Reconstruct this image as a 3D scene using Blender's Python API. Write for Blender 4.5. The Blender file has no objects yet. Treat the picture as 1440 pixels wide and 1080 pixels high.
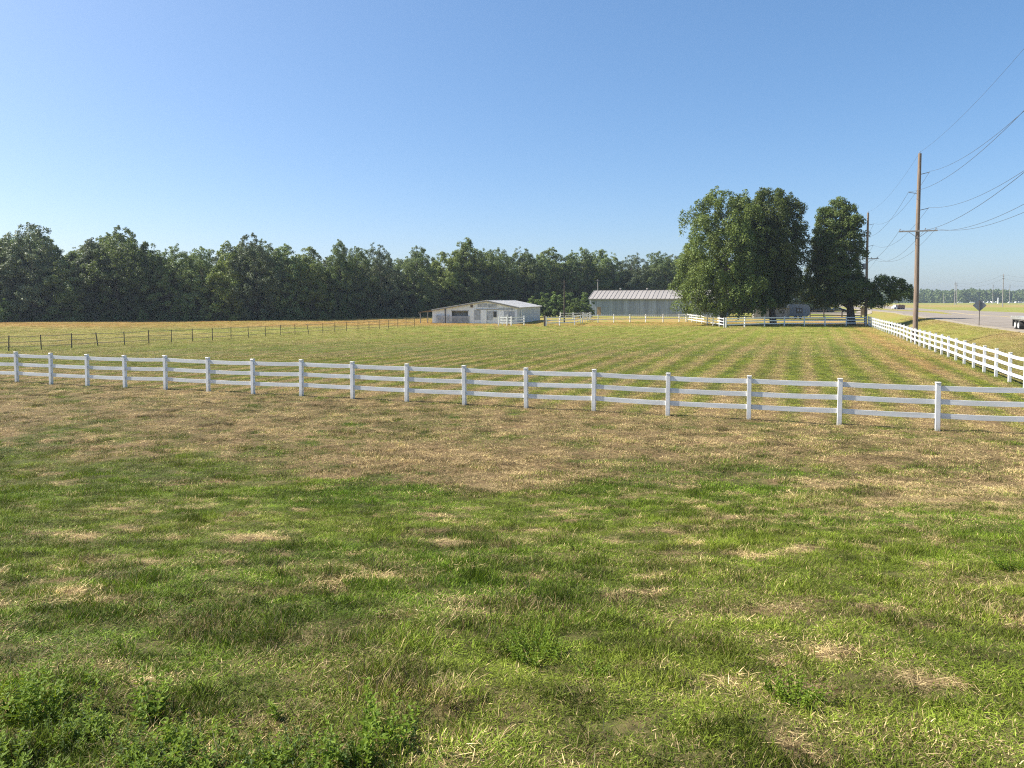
import bpy, math, random
import numpy as np
from mathutils import Vector, Matrix

R = math.radians
S = bpy.context.scene
COL = S.collection
random.seed(7)

# ------------------------------------------------------------------ camera, sky, sun, exposure
EYE = 3.7
PITCH = math.atan(0.048)
SHIFT = 0.118 - 0.048         # the photograph is cropped low: horizon well above its middle with little tilt
FPX = 1000.0
cam_data = bpy.data.cameras.new('camera')
cam_data.sensor_width = 36.0
cam_data.lens = 36.0 * FPX / 1440.0
cam_data.shift_y = -SHIFT * FPX / 1440.0
cam_data.clip_start = 0.05
cam_data.clip_end = 12000
cam = bpy.data.objects.new('camera', cam_data)
COL.objects.link(cam)
cam.location = (0, 0, EYE)
cam.rotation_euler = (math.pi / 2 - PITCH, 0, 0)
S.camera = cam

SUN_AZ = 169.0      # mathematical angle of the direction TOWARDS the sun
SUN_EL = 46.0
w = bpy.data.worlds.new('World')
S.world = w
w.use_nodes = True
nt = w.node_tree
nt.nodes.clear()
wo = nt.nodes.new('ShaderNodeOutputWorld')
bg = nt.nodes.new('ShaderNodeBackground')
sky = nt.nodes.new('ShaderNodeTexSky')
sky.sky_type = 'NISHITA'
sky.sun_disc = False
sky.sun_elevation = R(SUN_EL)
sky.sun_rotation = R((90 - SUN_AZ) % 360)
sky.air_density = 0.78
sky.dust_density = 1.6
sky.ozone_density = 4.6
sky.altitude = 100
bg.inputs['Strength'].default_value = 0.143
gam = nt.nodes.new('ShaderNodeGamma'); gam.inputs[1].default_value = 0.70      # softer contrast, as the hazy summer sky shows
hsv = nt.nodes.new('ShaderNodeHueSaturation'); hsv.inputs['Saturation'].default_value = 1.32
nt.links.new(sky.outputs[0], gam.inputs[0]); nt.links.new(gam.outputs[0], hsv.inputs['Color'])
nt.links.new(hsv.outputs[0], bg.inputs[0])
nt.links.new(bg.outputs[0], wo.inputs[0])

sl = bpy.data.lights.new('sun', 'SUN')
sl.energy = 5.0
sl.angle = R(0.53)
sl.color = (1.0, 0.94, 0.84)
so = bpy.data.objects.new('sun', sl)
COL.objects.link(so)
sd = Vector((math.cos(R(SUN_AZ)) * math.cos(R(SUN_EL)), math.sin(R(SUN_AZ)) * math.cos(R(SUN_EL)), math.sin(R(SUN_EL))))
so.rotation_euler = sd.to_track_quat('Z', 'Y').to_euler()
so.location = sd * 200

S.view_settings.view_transform = 'Standard'
S.view_settings.look = 'None'
S.view_settings.exposure = 1.1
S.view_settings.gamma = 1.0
S.view_settings.use_curve_mapping = False
S.render.engine = 'CYCLES'
S.cycles.use_denoising = False
S.cycles.pixel_filter_type = 'BLACKMAN_HARRIS'
S.cycles.filter_width = 1.15
S.cycles.max_bounces = 6
S.cycles.diffuse_bounces = 3
S.cycles.transmission_bounces = 4
S.cycles.volume_bounces = 0
S.cycles.caustics_reflective = False
S.cycles.caustics_refractive = False

# ------------------------------------------------------------------ noise and terrain
def _hash(ix, iy, seed):
    h = (ix.astype(np.int64) * 374761393 + iy.astype(np.int64) * 668265263 + seed * 1274126177) & 0xFFFFFFFF
    h = ((h ^ (h >> 13)) * 1274126177) & 0xFFFFFFFF
    h = h ^ (h >> 16)
    return (h & 0xFFFFFF) / float(0xFFFFFF)

def vnoise(x, y, seed=0):
    x = np.asarray(x, float); y = np.asarray(y, float)
    ix = np.floor(x); iy = np.floor(y)
    fx = x - ix; fy = y - iy
    fx = fx * fx * (3 - 2 * fx); fy = fy * fy * (3 - 2 * fy)
    a = _hash(ix, iy, seed); b = _hash(ix + 1, iy, seed)
    c = _hash(ix, iy + 1, seed); d = _hash(ix + 1, iy + 1, seed)
    return (a * (1 - fx) + b * fx) * (1 - fy) + (c * (1 - fx) + d * fx) * fy

def fbm(x, y, seed=0, octv=4):
    s = 0; a = 0.5; t = 0
    for i in range(octv):
        s = s + a * vnoise(np.asarray(x) * 2 ** i, np.asarray(y) * 2 ** i, seed + i * 17)
        t += a; a *= 0.55
    return s / t

def sstep(a, b, x):
    t = np.clip((np.asarray(x, float) - a) / (b - a), 0, 1)
    return t * t * (3 - 2 * t)

UX, UY = 0.383, 0.924          # direction of the road, the pole line and the right-hand fence
def side(x, y):                # metres to the right of the right-hand fence
    return (np.asarray(x, float) - 22.0) * UY - (np.asarray(y, float) - 31.0) * UX

def terr(x, y):
    x = np.asarray(x, float); y = np.asarray(y, float)
    z = 1.95 * (1 - sstep(-1.5, 16, y))
    far = sstep(0, 30, y)
    z = z + far * 0.22 * (fbm(x / 19 + 3.1, y / 19, 5, 2) - 0.5)
    s = side(x, y)
    lvl = 0.95 - 0.65 * sstep(150, 260, y)
    rise = lvl * sstep(1.5, 9.0, s)
    beyond = 1.0 - 0.55 * sstep(34, 44, s)
    swale = -0.22 * np.exp(-((s - 4.2) / 1.2) ** 2) * sstep(20, 40, y)
    z = z + (rise * beyond + swale) * sstep(6, 24, y)
    near = 1 - sstep(28, 50, np.hypot(x, y))
    lump = 0.65 * fbm(x / 0.55, y / 0.55, 9, 3) + 0.5 * fbm(x / 0.9, y / 0.35, 19, 3) - 0.575
    z = z + near * lump * 0.12
    # flatten the road bed
    return z

def T(x, y):
    return float(terr(x, y))

cp, sp = math.cos(PITCH), math.sin(PITCH)
def ray(px, py):
    dx = (px - 720) / FPX
    up = -(py - 540) / FPX - SHIFT
    return dx, cp + up * sp, -sp + up * cp

def P(px, py):                 # ground point seen at a pixel of the photograph
    dx, dy, dz = ray(px, py)
    t = (EYE - (1.35 if py < 620 else 2.1)) / max(-dz, 1e-4)
    g_ = 1.02
    while t < 6000:
        x, y, z = dx * t, dy * t, EYE + dz * t
        if z < T(x, y):
            break
        t *= g_
    lo, hi = t / g_, t
    for _ in range(12):
        m = (lo + hi) / 2
        if EYE + dz * m < T(dx * m, dy * m): hi = m
        else: lo = m
    return Vector((dx * hi, dy * hi, T(dx * hi, dy * hi)))

def at(px, py, Y):             # point at world depth Y on the ray of a pixel
    dx, dy, dz = ray(px, py)
    t = Y / dy
    return Vector((dx * t, Y, EYE + dz * t))

# ------------------------------------------------------------------ materials
def new_mat(name):
    m = bpy.data.materials.new(name)
    m.use_nodes = True
    n = m.node_tree
    b = n.nodes['Principled BSDF']
    return m, n, b

def mixc(n, fac, a, b):
    x = n.nodes.new('ShaderNodeMix'); x.data_type = 'RGBA'
    if isinstance(fac, (int, float)): x.inputs[0].default_value = fac
    else: n.links.new(fac, x.inputs[0])
    for k, v in ((6, a), (7, b)):
        if isinstance(v, tuple): x.inputs[k].default_value = (*v, 1)
        else: n.links.new(v, x.inputs[k])
    return x.outputs[2]

def noise_node(n, scale, detail=4, vec=None, rough=0.55):
    t = n.nodes.new('ShaderNodeTexNoise')
    t.inputs['Scale'].default_value = scale
    t.inputs['Detail'].default_value = detail
    t.inputs['Roughness'].default_value = rough
    if vec is not None: n.links.new(vec, t.inputs['Vector'])
    return t.outputs['Fac']

def ramp(n, fac, p0, p1):
    r = n.nodes.new('ShaderNodeMapRange')
    r.inputs[1].default_value = p0; r.inputs[2].default_value = p1
    n.links.new(fac, r.inputs[0])
    return r.outputs[0]

def texco(n, kind='Object', scale=(1, 1, 1)):
    t = n.nodes.new('ShaderNodeTexCoord')
    m = n.nodes.new('ShaderNodeMapping')
    m.inputs['Scale'].default_value = scale
    n.links.new(t.outputs[kind], m.inputs[0])
    return m.outputs[0]

def orand(n):
    return n.nodes.new('ShaderNodeObjectInfo').outputs['Random']

def bumpit(n, b, h, strength=0.3, dist=0.02):
    bp = n.nodes.new('ShaderNodeBump')
    bp.inputs['Strength'].default_value = strength
    bp.inputs['Distance'].default_value = dist
    n.links.new(h, bp.inputs['Height'])
    n.links.new(bp.outputs[0], b.inputs['Normal'])

def mat_noise(name, c1, c2, scale=(1, 1, 1), nscale=3.0, rough=0.7, lo=0.35, hi=0.65, metal=0.0, rnd=0.0, c3=None, bump=0.2, coord='Object'):
    m, n, b = new_mat(name)
    v = texco(n, coord, scale)
    f = noise_node(n, nscale, 5, v)
    col = mixc(n, ramp(n, f, lo, hi), c1, c2)
    if c3:
        f2 = noise_node(n, nscale * 4.3, 4, v)
        col = mixc(n, ramp(n, f2, 0.55, 0.72), col, c3)
    if rnd:
        hs = n.nodes.new('ShaderNodeHueSaturation')
        mr = n.nodes.new('ShaderNodeMapRange')
        mr.inputs[3].default_value = 1 - rnd; mr.inputs[4].default_value = 1 + rnd
        n.links.new(orand(n), mr.inputs[0])
        n.links.new(mr.outputs[0], hs.inputs['Value'])
        n.links.new(col, hs.inputs['Color'])
        col = hs.outputs[0]
    n.links.new(col, b.inputs['Base Color'])
    b.inputs['Roughness'].default_value = rough
    b.inputs['Metallic'].default_value = metal
    if bump: bumpit(n, b, f, bump, 0.01)
    return m

M = {}
M['vinyl'] = mat_noise('white_vinyl', (0.80, 0.80, 0.79), (0.70, 0.70, 0.68), nscale=2.5, rough=0.38, rnd=0.04, bump=0.05)
def grime(m, z0, z1, col):
    n = m.node_tree; b = n.nodes['Principled BSDF']
    src = b.inputs['Base Color'].links[0].from_socket
    t = n.nodes.new('ShaderNodeTexCoord'); sx = n.nodes.new('ShaderNodeSeparateXYZ'); n.links.new(t.outputs['Object'], sx.inputs[0])
    f = ramp(n, sx.outputs[2], z1, z0)
    mu = n.nodes.new('ShaderNodeMath'); mu.operation = 'MULTIPLY'; mu.use_clamp = True
    n.links.new(f, mu.inputs[0]); n.links.new(ramp(n, noise_node(n, 14, 4, t.outputs['Object']), .3, .7), mu.inputs[1])
    n.links.new(mixc(n, mu.outputs[0], src, col), b.inputs['Base Color'])
grime(M['vinyl'], -.05, .28, (0.30, 0.27, 0.17))
M['vinyl_rail'] = mat_noise('white_vinyl_rail', (0.80, 0.80, 0.79), (0.66, 0.665, 0.645), (.6, .6, 5), nscale=2.5, rough=0.38, rnd=0.06, bump=0.05)
M['pole'] = mat_noise('weathered_pole_wood', (0.16, 0.115, 0.082), (0.27, 0.205, 0.155), (6, 6, 0.35), 3.0, 0.85, c3=(0.09, 0.062, 0.045))
M['graywood'] = mat_noise('grey_weathered_wood', (0.20, 0.185, 0.17), (0.33, 0.31, 0.29), (5, 5, 0.5), 2.0, 0.85, rnd=0.15)
M['darkwood'] = mat_noise('dark_stained_board', (0.045, 0.035, 0.028), (0.08, 0.06, 0.045), (3, 3, 3), 2.0, 0.8)
M['tanwood'] = mat_noise('tan_plywood', (0.36, 0.25, 0.15), (0.28, 0.19, 0.11), (2, 2, 1), 2.0, 0.8)
M['barnwall'] = mat_noise('faded_grey_blue_siding', (0.24, 0.275, 0.33), (0.37, 0.41, 0.48), (3.0, 3.0, 0.10), 2.2, 0.7, rnd=0.16, c3=(0.42, 0.44, 0.46), bump=0.15)
M['barnroof'] = mat_noise('galvanised_roof_sheet', (0.31, 0.285, 0.26), (0.235, 0.215, 0.195), (1, 0.5, 1), 1.2, 0.6, metal=0.1, rnd=0.07, bump=0.05)
M['roofrib'] = mat_noise('roof_rib_metal', (0.26, 0.245, 0.23), (0.20, 0.19, 0.175), nscale=2, rough=0.6, metal=0.1)
M['shedwall'] = mat_noise('peeling_white_sheet', (0.80, 0.81, 0.82), (0.70, 0.715, 0.74), (1.2, 1.2, 0.35), 1.6, 0.6, rnd=0.05, c3=(0.52, 0.54, 0.57), bump=0.1)
M['shedgrey'] = mat_noise('bare_grey_sheet', (0.27, 0.285, 0.31), (0.44, 0.46, 0.49), (1.5, 1.5, 1.0), 1.8, 0.6, rnd=0.12, c3=(0.5, 0.51, 0.53))
M['shedside'] = mat_noise('pale_side_sheet', (0.60, 0.62, 0.62), (0.50, 0.53, 0.54), (1, 1, 0.3), 1.5, 0.6, rnd=0.05)
M['shedroof'] = mat_noise('white_roof_sheet', (0.72, 0.70, 0.67), (0.60, 0.58, 0.55), (1, 0.5, 1), 1.2, 0.55, rnd=0.04, bump=0.05)
M['rust'] = mat_noise('rusty_brown_metal', (0.17, 0.115, 0.085), (0.10, 0.075, 0.06), nscale=4, rough=0.8)
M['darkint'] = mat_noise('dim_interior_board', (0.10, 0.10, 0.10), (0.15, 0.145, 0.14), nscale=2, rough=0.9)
M['steel'] = mat_noise('galvanised_steel', (0.30, 0.30, 0.31), (0.22, 0.22, 0.23), nscale=4, rough=0.5, metal=0.5)
M['tpost'] = mat_noise('dark_steel_post', (0.055, 0.06, 0.05), (0.10, 0.07, 0.05), nscale=6, rough=0.7)
M['wire'] = mat_noise('fence_wire', (0.46, 0.37, 0.26), (0.36, 0.28, 0.19), nscale=4, rough=0.6)
M['cable'] = mat_noise('dull_cable', (0.06, 0.065, 0.07), (0.09, 0.09, 0.10), nscale=4, rough=0.6)
M['insul'] = mat_noise('grey_insulator', (0.16, 0.17, 0.19), (0.22, 0.23, 0.25), nscale=4, rough=0.35)
M['asphalt'] = mat_noise('worn_pale_asphalt', (0.185, 0.155, 0.122), (0.24, 0.205, 0.165), (1, 1, 1), 0.35, 0.9, c3=(0.15, 0.128, 0.105), bump=0.1)
M['shoulder'] = mat_noise('pale_gravel', (0.30, 0.26, 0.19), (0.23, 0.195, 0.145), nscale=0.8, rough=0.95)
M['yellow'] = mat_noise('worn_yellow_paint', (0.50, 0.38, 0.10), (0.40, 0.32, 0.16), nscale=2, rough=0.8)
M['white'] = mat_noise('white_paint', (0.78, 0.78, 0.77), (0.68, 0.68, 0.67), nscale=2, rough=0.4)
M['black'] = mat_noise('black_rubber', (0.02, 0.02, 0.02), (0.035, 0.034, 0.033), nscale=5, rough=0.8)
M['glass'] = mat_noise('dark_window_glass', (0.03, 0.035, 0.045), (0.05, 0.055, 0.065), nscale=1, rough=0.12, bump=0)
M['cloth'] = mat_noise('pale_curtain', (0.6, 0.6, 0.58), (0.5, 0.5, 0.5), nscale=4, rough=0.9)
M['camper'] = mat_noise('dull_camper_skin', (0.30, 0.315, 0.345), (0.24, 0.255, 0.285), (3, 3, 0.5), 1.5, 0.5, rnd=0.05)
M['deck'] = mat_noise('aluminium_deck', (0.55, 0.55, 0.54), (0.42, 0.42, 0.42), nscale=3, rough=0.4, metal=0.4)
M['truckbody'] = mat_noise('dusty_brown_tipper', (0.32, 0.17, 0.10), (0.22, 0.14, 0.10), nscale=2, rough=0.7)
M['signback'] = mat_noise('bare_sign_back', (0.18, 0.195, 0.215), (0.14, 0.15, 0.17), nscale=3, rough=0.45, metal=0.4)
M['dirt'] = mat_noise('dry_soil', (0.22, 0.16, 0.10), (0.15, 0.11, 0.07), nscale=5, rough=0.95)
M['bark'] = mat_noise('dark_bark', (0.085, 0.068, 0.052), (0.13, 0.105, 0.082), (3, 3, 0.6), 2.5, 0.9)
M['palebark'] = mat_noise('pale_bark', (0.30, 0.28, 0.25), (0.20, 0.18, 0.16), (3, 3, 0.8), 2.5, 0.9)
CAR = {c: mat_noise('car_paint_' + c, v, tuple(a * 0.85 for a in v), nscale=1, rough=0.3, bump=0) for c, v in
       {'white': (0.8, 0.8, 0.8), 'silver': (0.5, 0.51, 0.53), 'dark': (0.06, 0.065, 0.08), 'red': (0.35, 0.05, 0.04)}.items()}

def leaf_mat(name, c_dark, c_light, trans=0.35, tcol=(0.16, 0.22, 0.03), rough=0.55, spec=0.22, rv=0.26):
    m = bpy.data.materials.new(name); m.use_nodes = True
    n = m.node_tree; n.nodes.clear()
    out = n.nodes.new('ShaderNodeOutputMaterial')
    a = n.nodes.new('ShaderNodeAttribute'); a.attribute_name = 'rnd'
    col = mixc(n, a.outputs['Fac'], c_dark, c_light)
    hs = n.nodes.new('ShaderNodeHueSaturation')
    mr = n.nodes.new('ShaderNodeMapRange')
    mr.inputs[3].default_value = 1 - rv * 1.6; mr.inputs[4].default_value = 1 + rv * 1.6
    r = orand(n)
    n.links.new(r, mr.inputs[0]); n.links.new(mr.outputs[0], hs.inputs['Value'])
    mh = n.nodes.new('ShaderNodeMapRange')
    mh.inputs[3].default_value = 0.5 - rv * 0.14; mh.inputs[4].default_value = 0.5 + rv * 0.14
    n.links.new(noise_node(n, 0.25, 1, texco(n, 'Object')), mh.inputs[0])
    n.links.new(mh.outputs[0], hs.inputs['Hue'])
    n.links.new(col, hs.inputs['Color'])
    p = n.nodes.new('ShaderNodeBsdfPrincipled')
    p.inputs['Roughness'].default_value = rough
    p.inputs['Specular IOR Level'].default_value = spec
    n.links.new(hs.outputs[0], p.inputs['Base Color'])
    t = n.nodes.new('ShaderNodeBsdfTranslucent')
    tm = n.nodes.new('ShaderNodeMix'); tm.data_type = 'RGBA'; tm.blend_type = 'MULTIPLY'
    tm.inputs[0].default_value = 0.0
    t.inputs['Color'].default_value = (*tcol, 1)
    mx = n.nodes.new('ShaderNodeMixShader'); mx.inputs[0].default_value = trans
    n.links.new(p.outputs[0], mx.inputs[1]); n.links.new(t.outputs[0], mx.inputs[2])
    n.links.new(mx.outputs[0], out.inputs[0])
    return m

M['leaf'] = leaf_mat('woodland_leaves', (0.068, 0.104, 0.036), (0.205, 0.260, 0.095), 0.30, (0.17, 0.23, 0.05))
M['leafbig'] = leaf_mat('yard_tree_leaves', (0.048, 0.078, 0.020), (0.150, 0.190, 0.045), 0.27, (0.17, 0.22, 0.03))
M['leafpale'] = leaf_mat('pale_sapling_leaves', (0.07, 0.11, 0.03), (0.15, 0.21, 0.06), 0.3, (0.18, 0.26, 0.04))
M['weed'] = leaf_mat('weed_leaves', (0.045, 0.095, 0.008), (0.19, 0.27, 0.024), 0.33, (0.26, 0.34, 0.02), rough=0.6, spec=0.2, rv=0.05)

# grass blades: each blade is green or straw according to how dry its clump is
def grass_mat():
    m = bpy.data.materials.new('grass_blades'); m.use_nodes = True
    n = m.node_tree; n.nodes.clear()
    out = n.nodes.new('ShaderNodeOutputMaterial')
    rn = n.nodes.new('ShaderNodeAttribute'); rn.attribute_name = 'rnd'
    r2 = n.nodes.new('ShaderNodeAttribute'); r2.attribute_name = 'rnd2'
    dr = n.nodes.new('ShaderNodeAttribute'); dr.attribute_name = 'dry'; dr.attribute_type = 'INSTANCER'
    tn = n.nodes.new('ShaderNodeAttribute'); tn.attribute_name = 'tint'; tn.attribute_type = 'INSTANCER'
    ru = n.nodes.new('ShaderNodeAttribute'); ru.attribute_name = 'rusty'; ru.attribute_type = 'INSTANCER'
    g = mixc(n, r2.outputs['Fac'], (0.028, 0.060, 0.003), (0.185, 0.280, 0.022))
    g = mixc(n, tn.outputs['Fac'], g, (0.225, 0.250, 0.034))
    d = mixc(n, r2.outputs['Fac'], (0.085, 0.055, 0.018), (0.62, 0.480, 0.235))
    d2 = mixc(n, r2.outputs['Fac'], (0.24, 0.130, 0.035), (0.44, 0.275, 0.085))
    d = mixc(n, ru.outputs['Fac'], d, d2)
    lt = n.nodes.new('ShaderNodeMath'); lt.operation = 'LESS_THAN'
    n.links.new(rn.outputs['Fac'], lt.inputs[0]); n.links.new(dr.outputs['Fac'], lt.inputs[1])
    c = mixc(n, lt.outputs[0], g, d)
    vl = n.nodes.new('ShaderNodeAttribute'); vl.attribute_name = 'val'; vl.attribute_type = 'INSTANCER'
    hs = n.nodes.new('ShaderNodeHueSaturation'); n.links.new(vl.outputs['Fac'], hs.inputs['Value']); n.links.new(c, hs.inputs['Color']); c = hs.outputs[0]
    p = n.nodes.new('ShaderNodeBsdfPrincipled')
    p.inputs['Roughness'].default_value = 0.6
    p.inputs['Specular IOR Level'].default_value = 0.14
    n.links.new(c, p.inputs['Base Color'])
    t = n.nodes.new('ShaderNodeBsdfTranslucent')
    n.links.new(c, t.inputs['Color'])
    mx = n.nodes.new('ShaderNodeMixShader'); mx.inputs[0].default_value = 0.18
    n.links.new(p.outputs[0], mx.inputs[1]); n.links.new(t.outputs[0], mx.inputs[2])
    n.links.new(mx.outputs[0], out.inputs[0])
    return m
M['grass'] = grass_mat()

def ground_mat():
    m, n, b = new_mat('pasture_ground')
    dr = n.nodes.new('ShaderNodeAttribute'); dr.attribute_name = 'dry'
    ru = n.nodes.new('ShaderNodeAttribute'); ru.attribute_name = 'rusty'
    fa = n.nodes.new('ShaderNodeAttribute'); fa.attribute_name = 'farness'
    v = texco(n, 'Object', (1, 1, 1))
    f1 = noise_node(n, 9.0, 6, v, 0.75)
    f2 = noise_node(n, 0.9, 5, v, 0.7)
    # sparse turf seen from near: thatch and soil, darkened to paint shade between blades; far away: the whole sward's own colour
    near_g = mixc(n, ramp(n, f1, 0.35, 0.65), (0.022, 0.035, 0.008), (0.070, 0.090, 0.020))
    near_d = mixc(n, ramp(n, f1, 0.35, 0.65), (0.060, 0.040, 0.020), (0.24, 0.165, 0.080))
    far_g = mixc(n, ramp(n, f1, 0.38, 0.62), (0.110, 0.150, 0.022), (0.235, 0.270, 0.045))
    far_d = mixc(n, ramp(n, f1, 0.38, 0.62), (0.19, 0.135, 0.045), (0.36, 0.265, 0.100))
    far_r = mixc(n, ramp(n, f1, 0.38, 0.62), (0.25, 0.15, 0.05), (0.38, 0.25, 0.10))
    far_d = mixc(n, ru.outputs['Fac'], far_d, far_r)
    g = mixc(n, fa.outputs['Fac'], near_g, far_g)
    d = mixc(n, fa.outputs['Fac'], near_d, far_d)
    ad = n.nodes.new('ShaderNodeMath'); ad.operation = 'ADD'
    n.links.new(dr.outputs['Fac'], ad.inputs[0])
    sc = n.nodes.new('ShaderNodeMapRange'); sc.inputs[3].default_value = -0.45; sc.inputs[4].default_value = 0.45
    n.links.new(f2, sc.inputs[0]); n.links.new(sc.outputs[0], ad.inputs[1]); ad.use_clamp = True
    n.links.new(mixc(n, ad.outputs[0], g, d), b.inputs['Base Color'])
    b.inputs['Roughness'].default_value = 0.95
    b.inputs['Specular IOR Level'].default_value = 0.1
    bumpit(n, b, f1, 0.8, 0.04)
    return m
M['ground'] = ground_mat()

# ------------------------------------------------------------------ mesh helpers
class MB:
    def __init__(s): s.v = []; s.f = []
    def box(s, lo, hi, mtx=None):
        x0, y0, z0 = lo; x1, y1, z1 = hi
        c = [(x0,y0,z0),(x1,y0,z0),(x1,y1,z0),(x0,y1,z0),(x0,y0,z1),(x1,y0,z1),(x1,y1,z1),(x0,y1,z1)]
        if mtx is not None: c = [tuple(mtx @ Vector(p)) for p in c]
        k = len(s.v); s.v += c
        s.f += [tuple(k + i for i in q) for q in ((0,3,2,1),(4,5,6,7),(0,1,5,4),(1,2,6,5),(2,3,7,6),(3,0,4,7))]
        return s
    def bbox(s, lo, hi, b=0.01):           # box with its four long vertical edges and top chamfered
        x0, y0, z0 = lo; x1, y1, z1 = hi
        ring = [(x0+b,y0),(x1-b,y0),(x1,y0+b),(x1,y1-b),(x1-b,y1),(x0+b,y1),(x0,y1-b),(x0,y0+b)]
        k = len(s.v)
        cx, cy = (x0+x1)/2, (y0+y1)/2
        s.v += [(x, y, z0) for x, y in ring] + [(x, y, z1-b) for x, y in ring]
        s.v += [(cx + (x-cx)*(1-2*b/(x1-x0)), cy + (y-cy)*(1-2*b/(y1-y0)), z1) for x, y in ring]
        for L in range(2):
            for i in range(8):
                j = (i+1) % 8
                s.f.append((k+L*8+i, k+L*8+j, k+L*8+8+j, k+L*8+8+i))
        s.f.append(tuple(k+16+i for i in range(8))); s.f.append(tuple(k+7-i for i in range(8)))
        return s
    def beam(s, a, b, w, h):               # rectangular bar from a to b
        a = Vector(a); b = Vector(b); d = (b - a); L = d.length; d.normalize()
        up = Vector((0, 0, 1))
        if abs(d.z) > 0.95: up = Vector((1, 0, 0))
        r = d.cross(up).normalized(); u = r.cross(d).normalized()
        k = len(s.v)
        for p in (a, b):
            for sx, sz in ((-1,-1),(1,-1),(1,1),(-1,1)):
                s.v.append(tuple(p + r * sx * w/2 + u * sz * h/2))
        s.f += [tuple(k+i for i in q) for q in ((0,1,2,3),(7,6,5,4),(0,4,5,1),(1,5,6,2),(2,6,7,3),(3,7,4,0))]
        return s
    def tube(s, pts, rad, n=8, cap=True):
        if not hasattr(rad, '__len__'): rad = [rad] * len(pts)
        pts = [Vector(p) for p in pts]; k = len(s.v)
        for i, p in enumerate(pts):
            d = (pts[min(i+1, len(pts)-1)] - pts[max(i-1, 0)]).normalized()
            ref = Vector((0, 0, 1)) if abs(d.z) < 0.9 else Vector((1, 0, 0))
            r = d.cross(ref).normalized(); u = r.cross(d)
            for j in range(n):
                a = 2 * math.pi * j / n
                s.v.append(tuple(p + (r * math.cos(a) + u * math.sin(a)) * rad[i]))
        for i in range(len(pts)-1):
            for j in range(n):
                j2 = (j+1) % n
                s.f.append((k+i*n+j, k+i*n+j2, k+(i+1)*n+j2, k+(i+1)*n+j))
        if cap:
            s.f.append(tuple(k+n-1-j for j in range(n))); s.f.append(tuple(k+(len(pts)-1)*n+j for j in range(n)))
        return s
    def prism(s, outline, y0, y1):         # outline in x,z extruded along y
        k = len(s.v); n = len(outline)
        s.v += [(x, y0, z) for x, z in outline] + [(x, y1, z) for x, z in outline]
        s.f.append(tuple(k+i for i in range(n))); s.f.append(tuple(k+2*n-1-i for i in range(n)))
        for i in range(n):
            j = (i+1) % n
            s.f.append((k+j, k+i, k+n+i, k+n+j))
        return s
    def poly(s, pts):
        k = len(s.v); s.v += [tuple(p) for p in pts]; s.f.append(tuple(range(k, k+len(pts)))); return s
    def mesh(s, name, m):
        me = bpy.data.meshes.new(name); me.from_pydata(s.v, [], s.f); me.materials.append(m); me.update()
        return me
    def build(s, name, m, parent=None, loc=None):
        return link(name, s.mesh(name, m), parent, loc)

def link(name, data, parent=None, loc=None, rz=0.0):
    o = bpy.data.objects.new(name, data); COL.objects.link(o)
    if parent: o.parent = parent
    if loc is not None: o.location = loc
    if rz: o.rotation_euler = (0, 0, rz)
    return o

def tag(o, label, cat, group=None):
    o['label'] = label; o['category'] = cat
    if group: o['group'] = group
    return o

def thing(name, label, cat, loc=(0, 0, 0), rz=0.0, group=None):
    o = bpy.data.objects.new(name, None); COL.objects.link(o)
    o.location = loc; o.rotation_euler = (0, 0, rz); o.empty_display_size = 0.3
    return tag(o, label, cat, group)

def kind(o, k):
    o['kind'] = k; return o

def fast_mesh(name, verts, polys, mat, attrs=None, smooth=False):
    """verts (N,3), polys list of (M,k) index arrays"""
    me = bpy.data.meshes.new(name)
    me.vertices.add(len(verts)); me.vertices.foreach_set('co', np.asarray(verts, np.float32).ravel())
    loops = np.concatenate([p.ravel() for p in polys]).astype(np.int32)
    sizes = np.concatenate([np.full(len(p), p.shape[1]) for p in polys])
    starts = np.concatenate([[0], np.cumsum(sizes)[:-1]]).astype(np.int32)
    me.loops.add(len(loops)); me.loops.foreach_set('vertex_index', loops)
    me.polygons.add(len(sizes)); me.polygons.foreach_set('loop_start', starts)
    if smooth: me.polygons.foreach_set('use_smooth', np.ones(len(sizes), bool))
    for k, a in (attrs or {}).items():
        at_ = me.attributes.new(k, 'FLOAT', 'POINT'); at_.data.foreach_set('value', np.asarray(a, np.float32))
    if mat: me.materials.append(mat)
    me.update(calc_edges=True); me.validate()
    return me

# ------------------------------------------------------------------ where the sward is dry
FA = P(24, 538); FB = P(1318, 606)           # two posts of the near fence
fdir = (FB - FA); fdir.z = 0; fdir.normalize()
def fence_off(x, y):                          # metres behind the near fence (negative: on the camera's side)
    return -(np.asarray(x, float) - FA.x) * fdir.y + (np.asarray(y, float) - FA.y) * fdir.x

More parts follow.
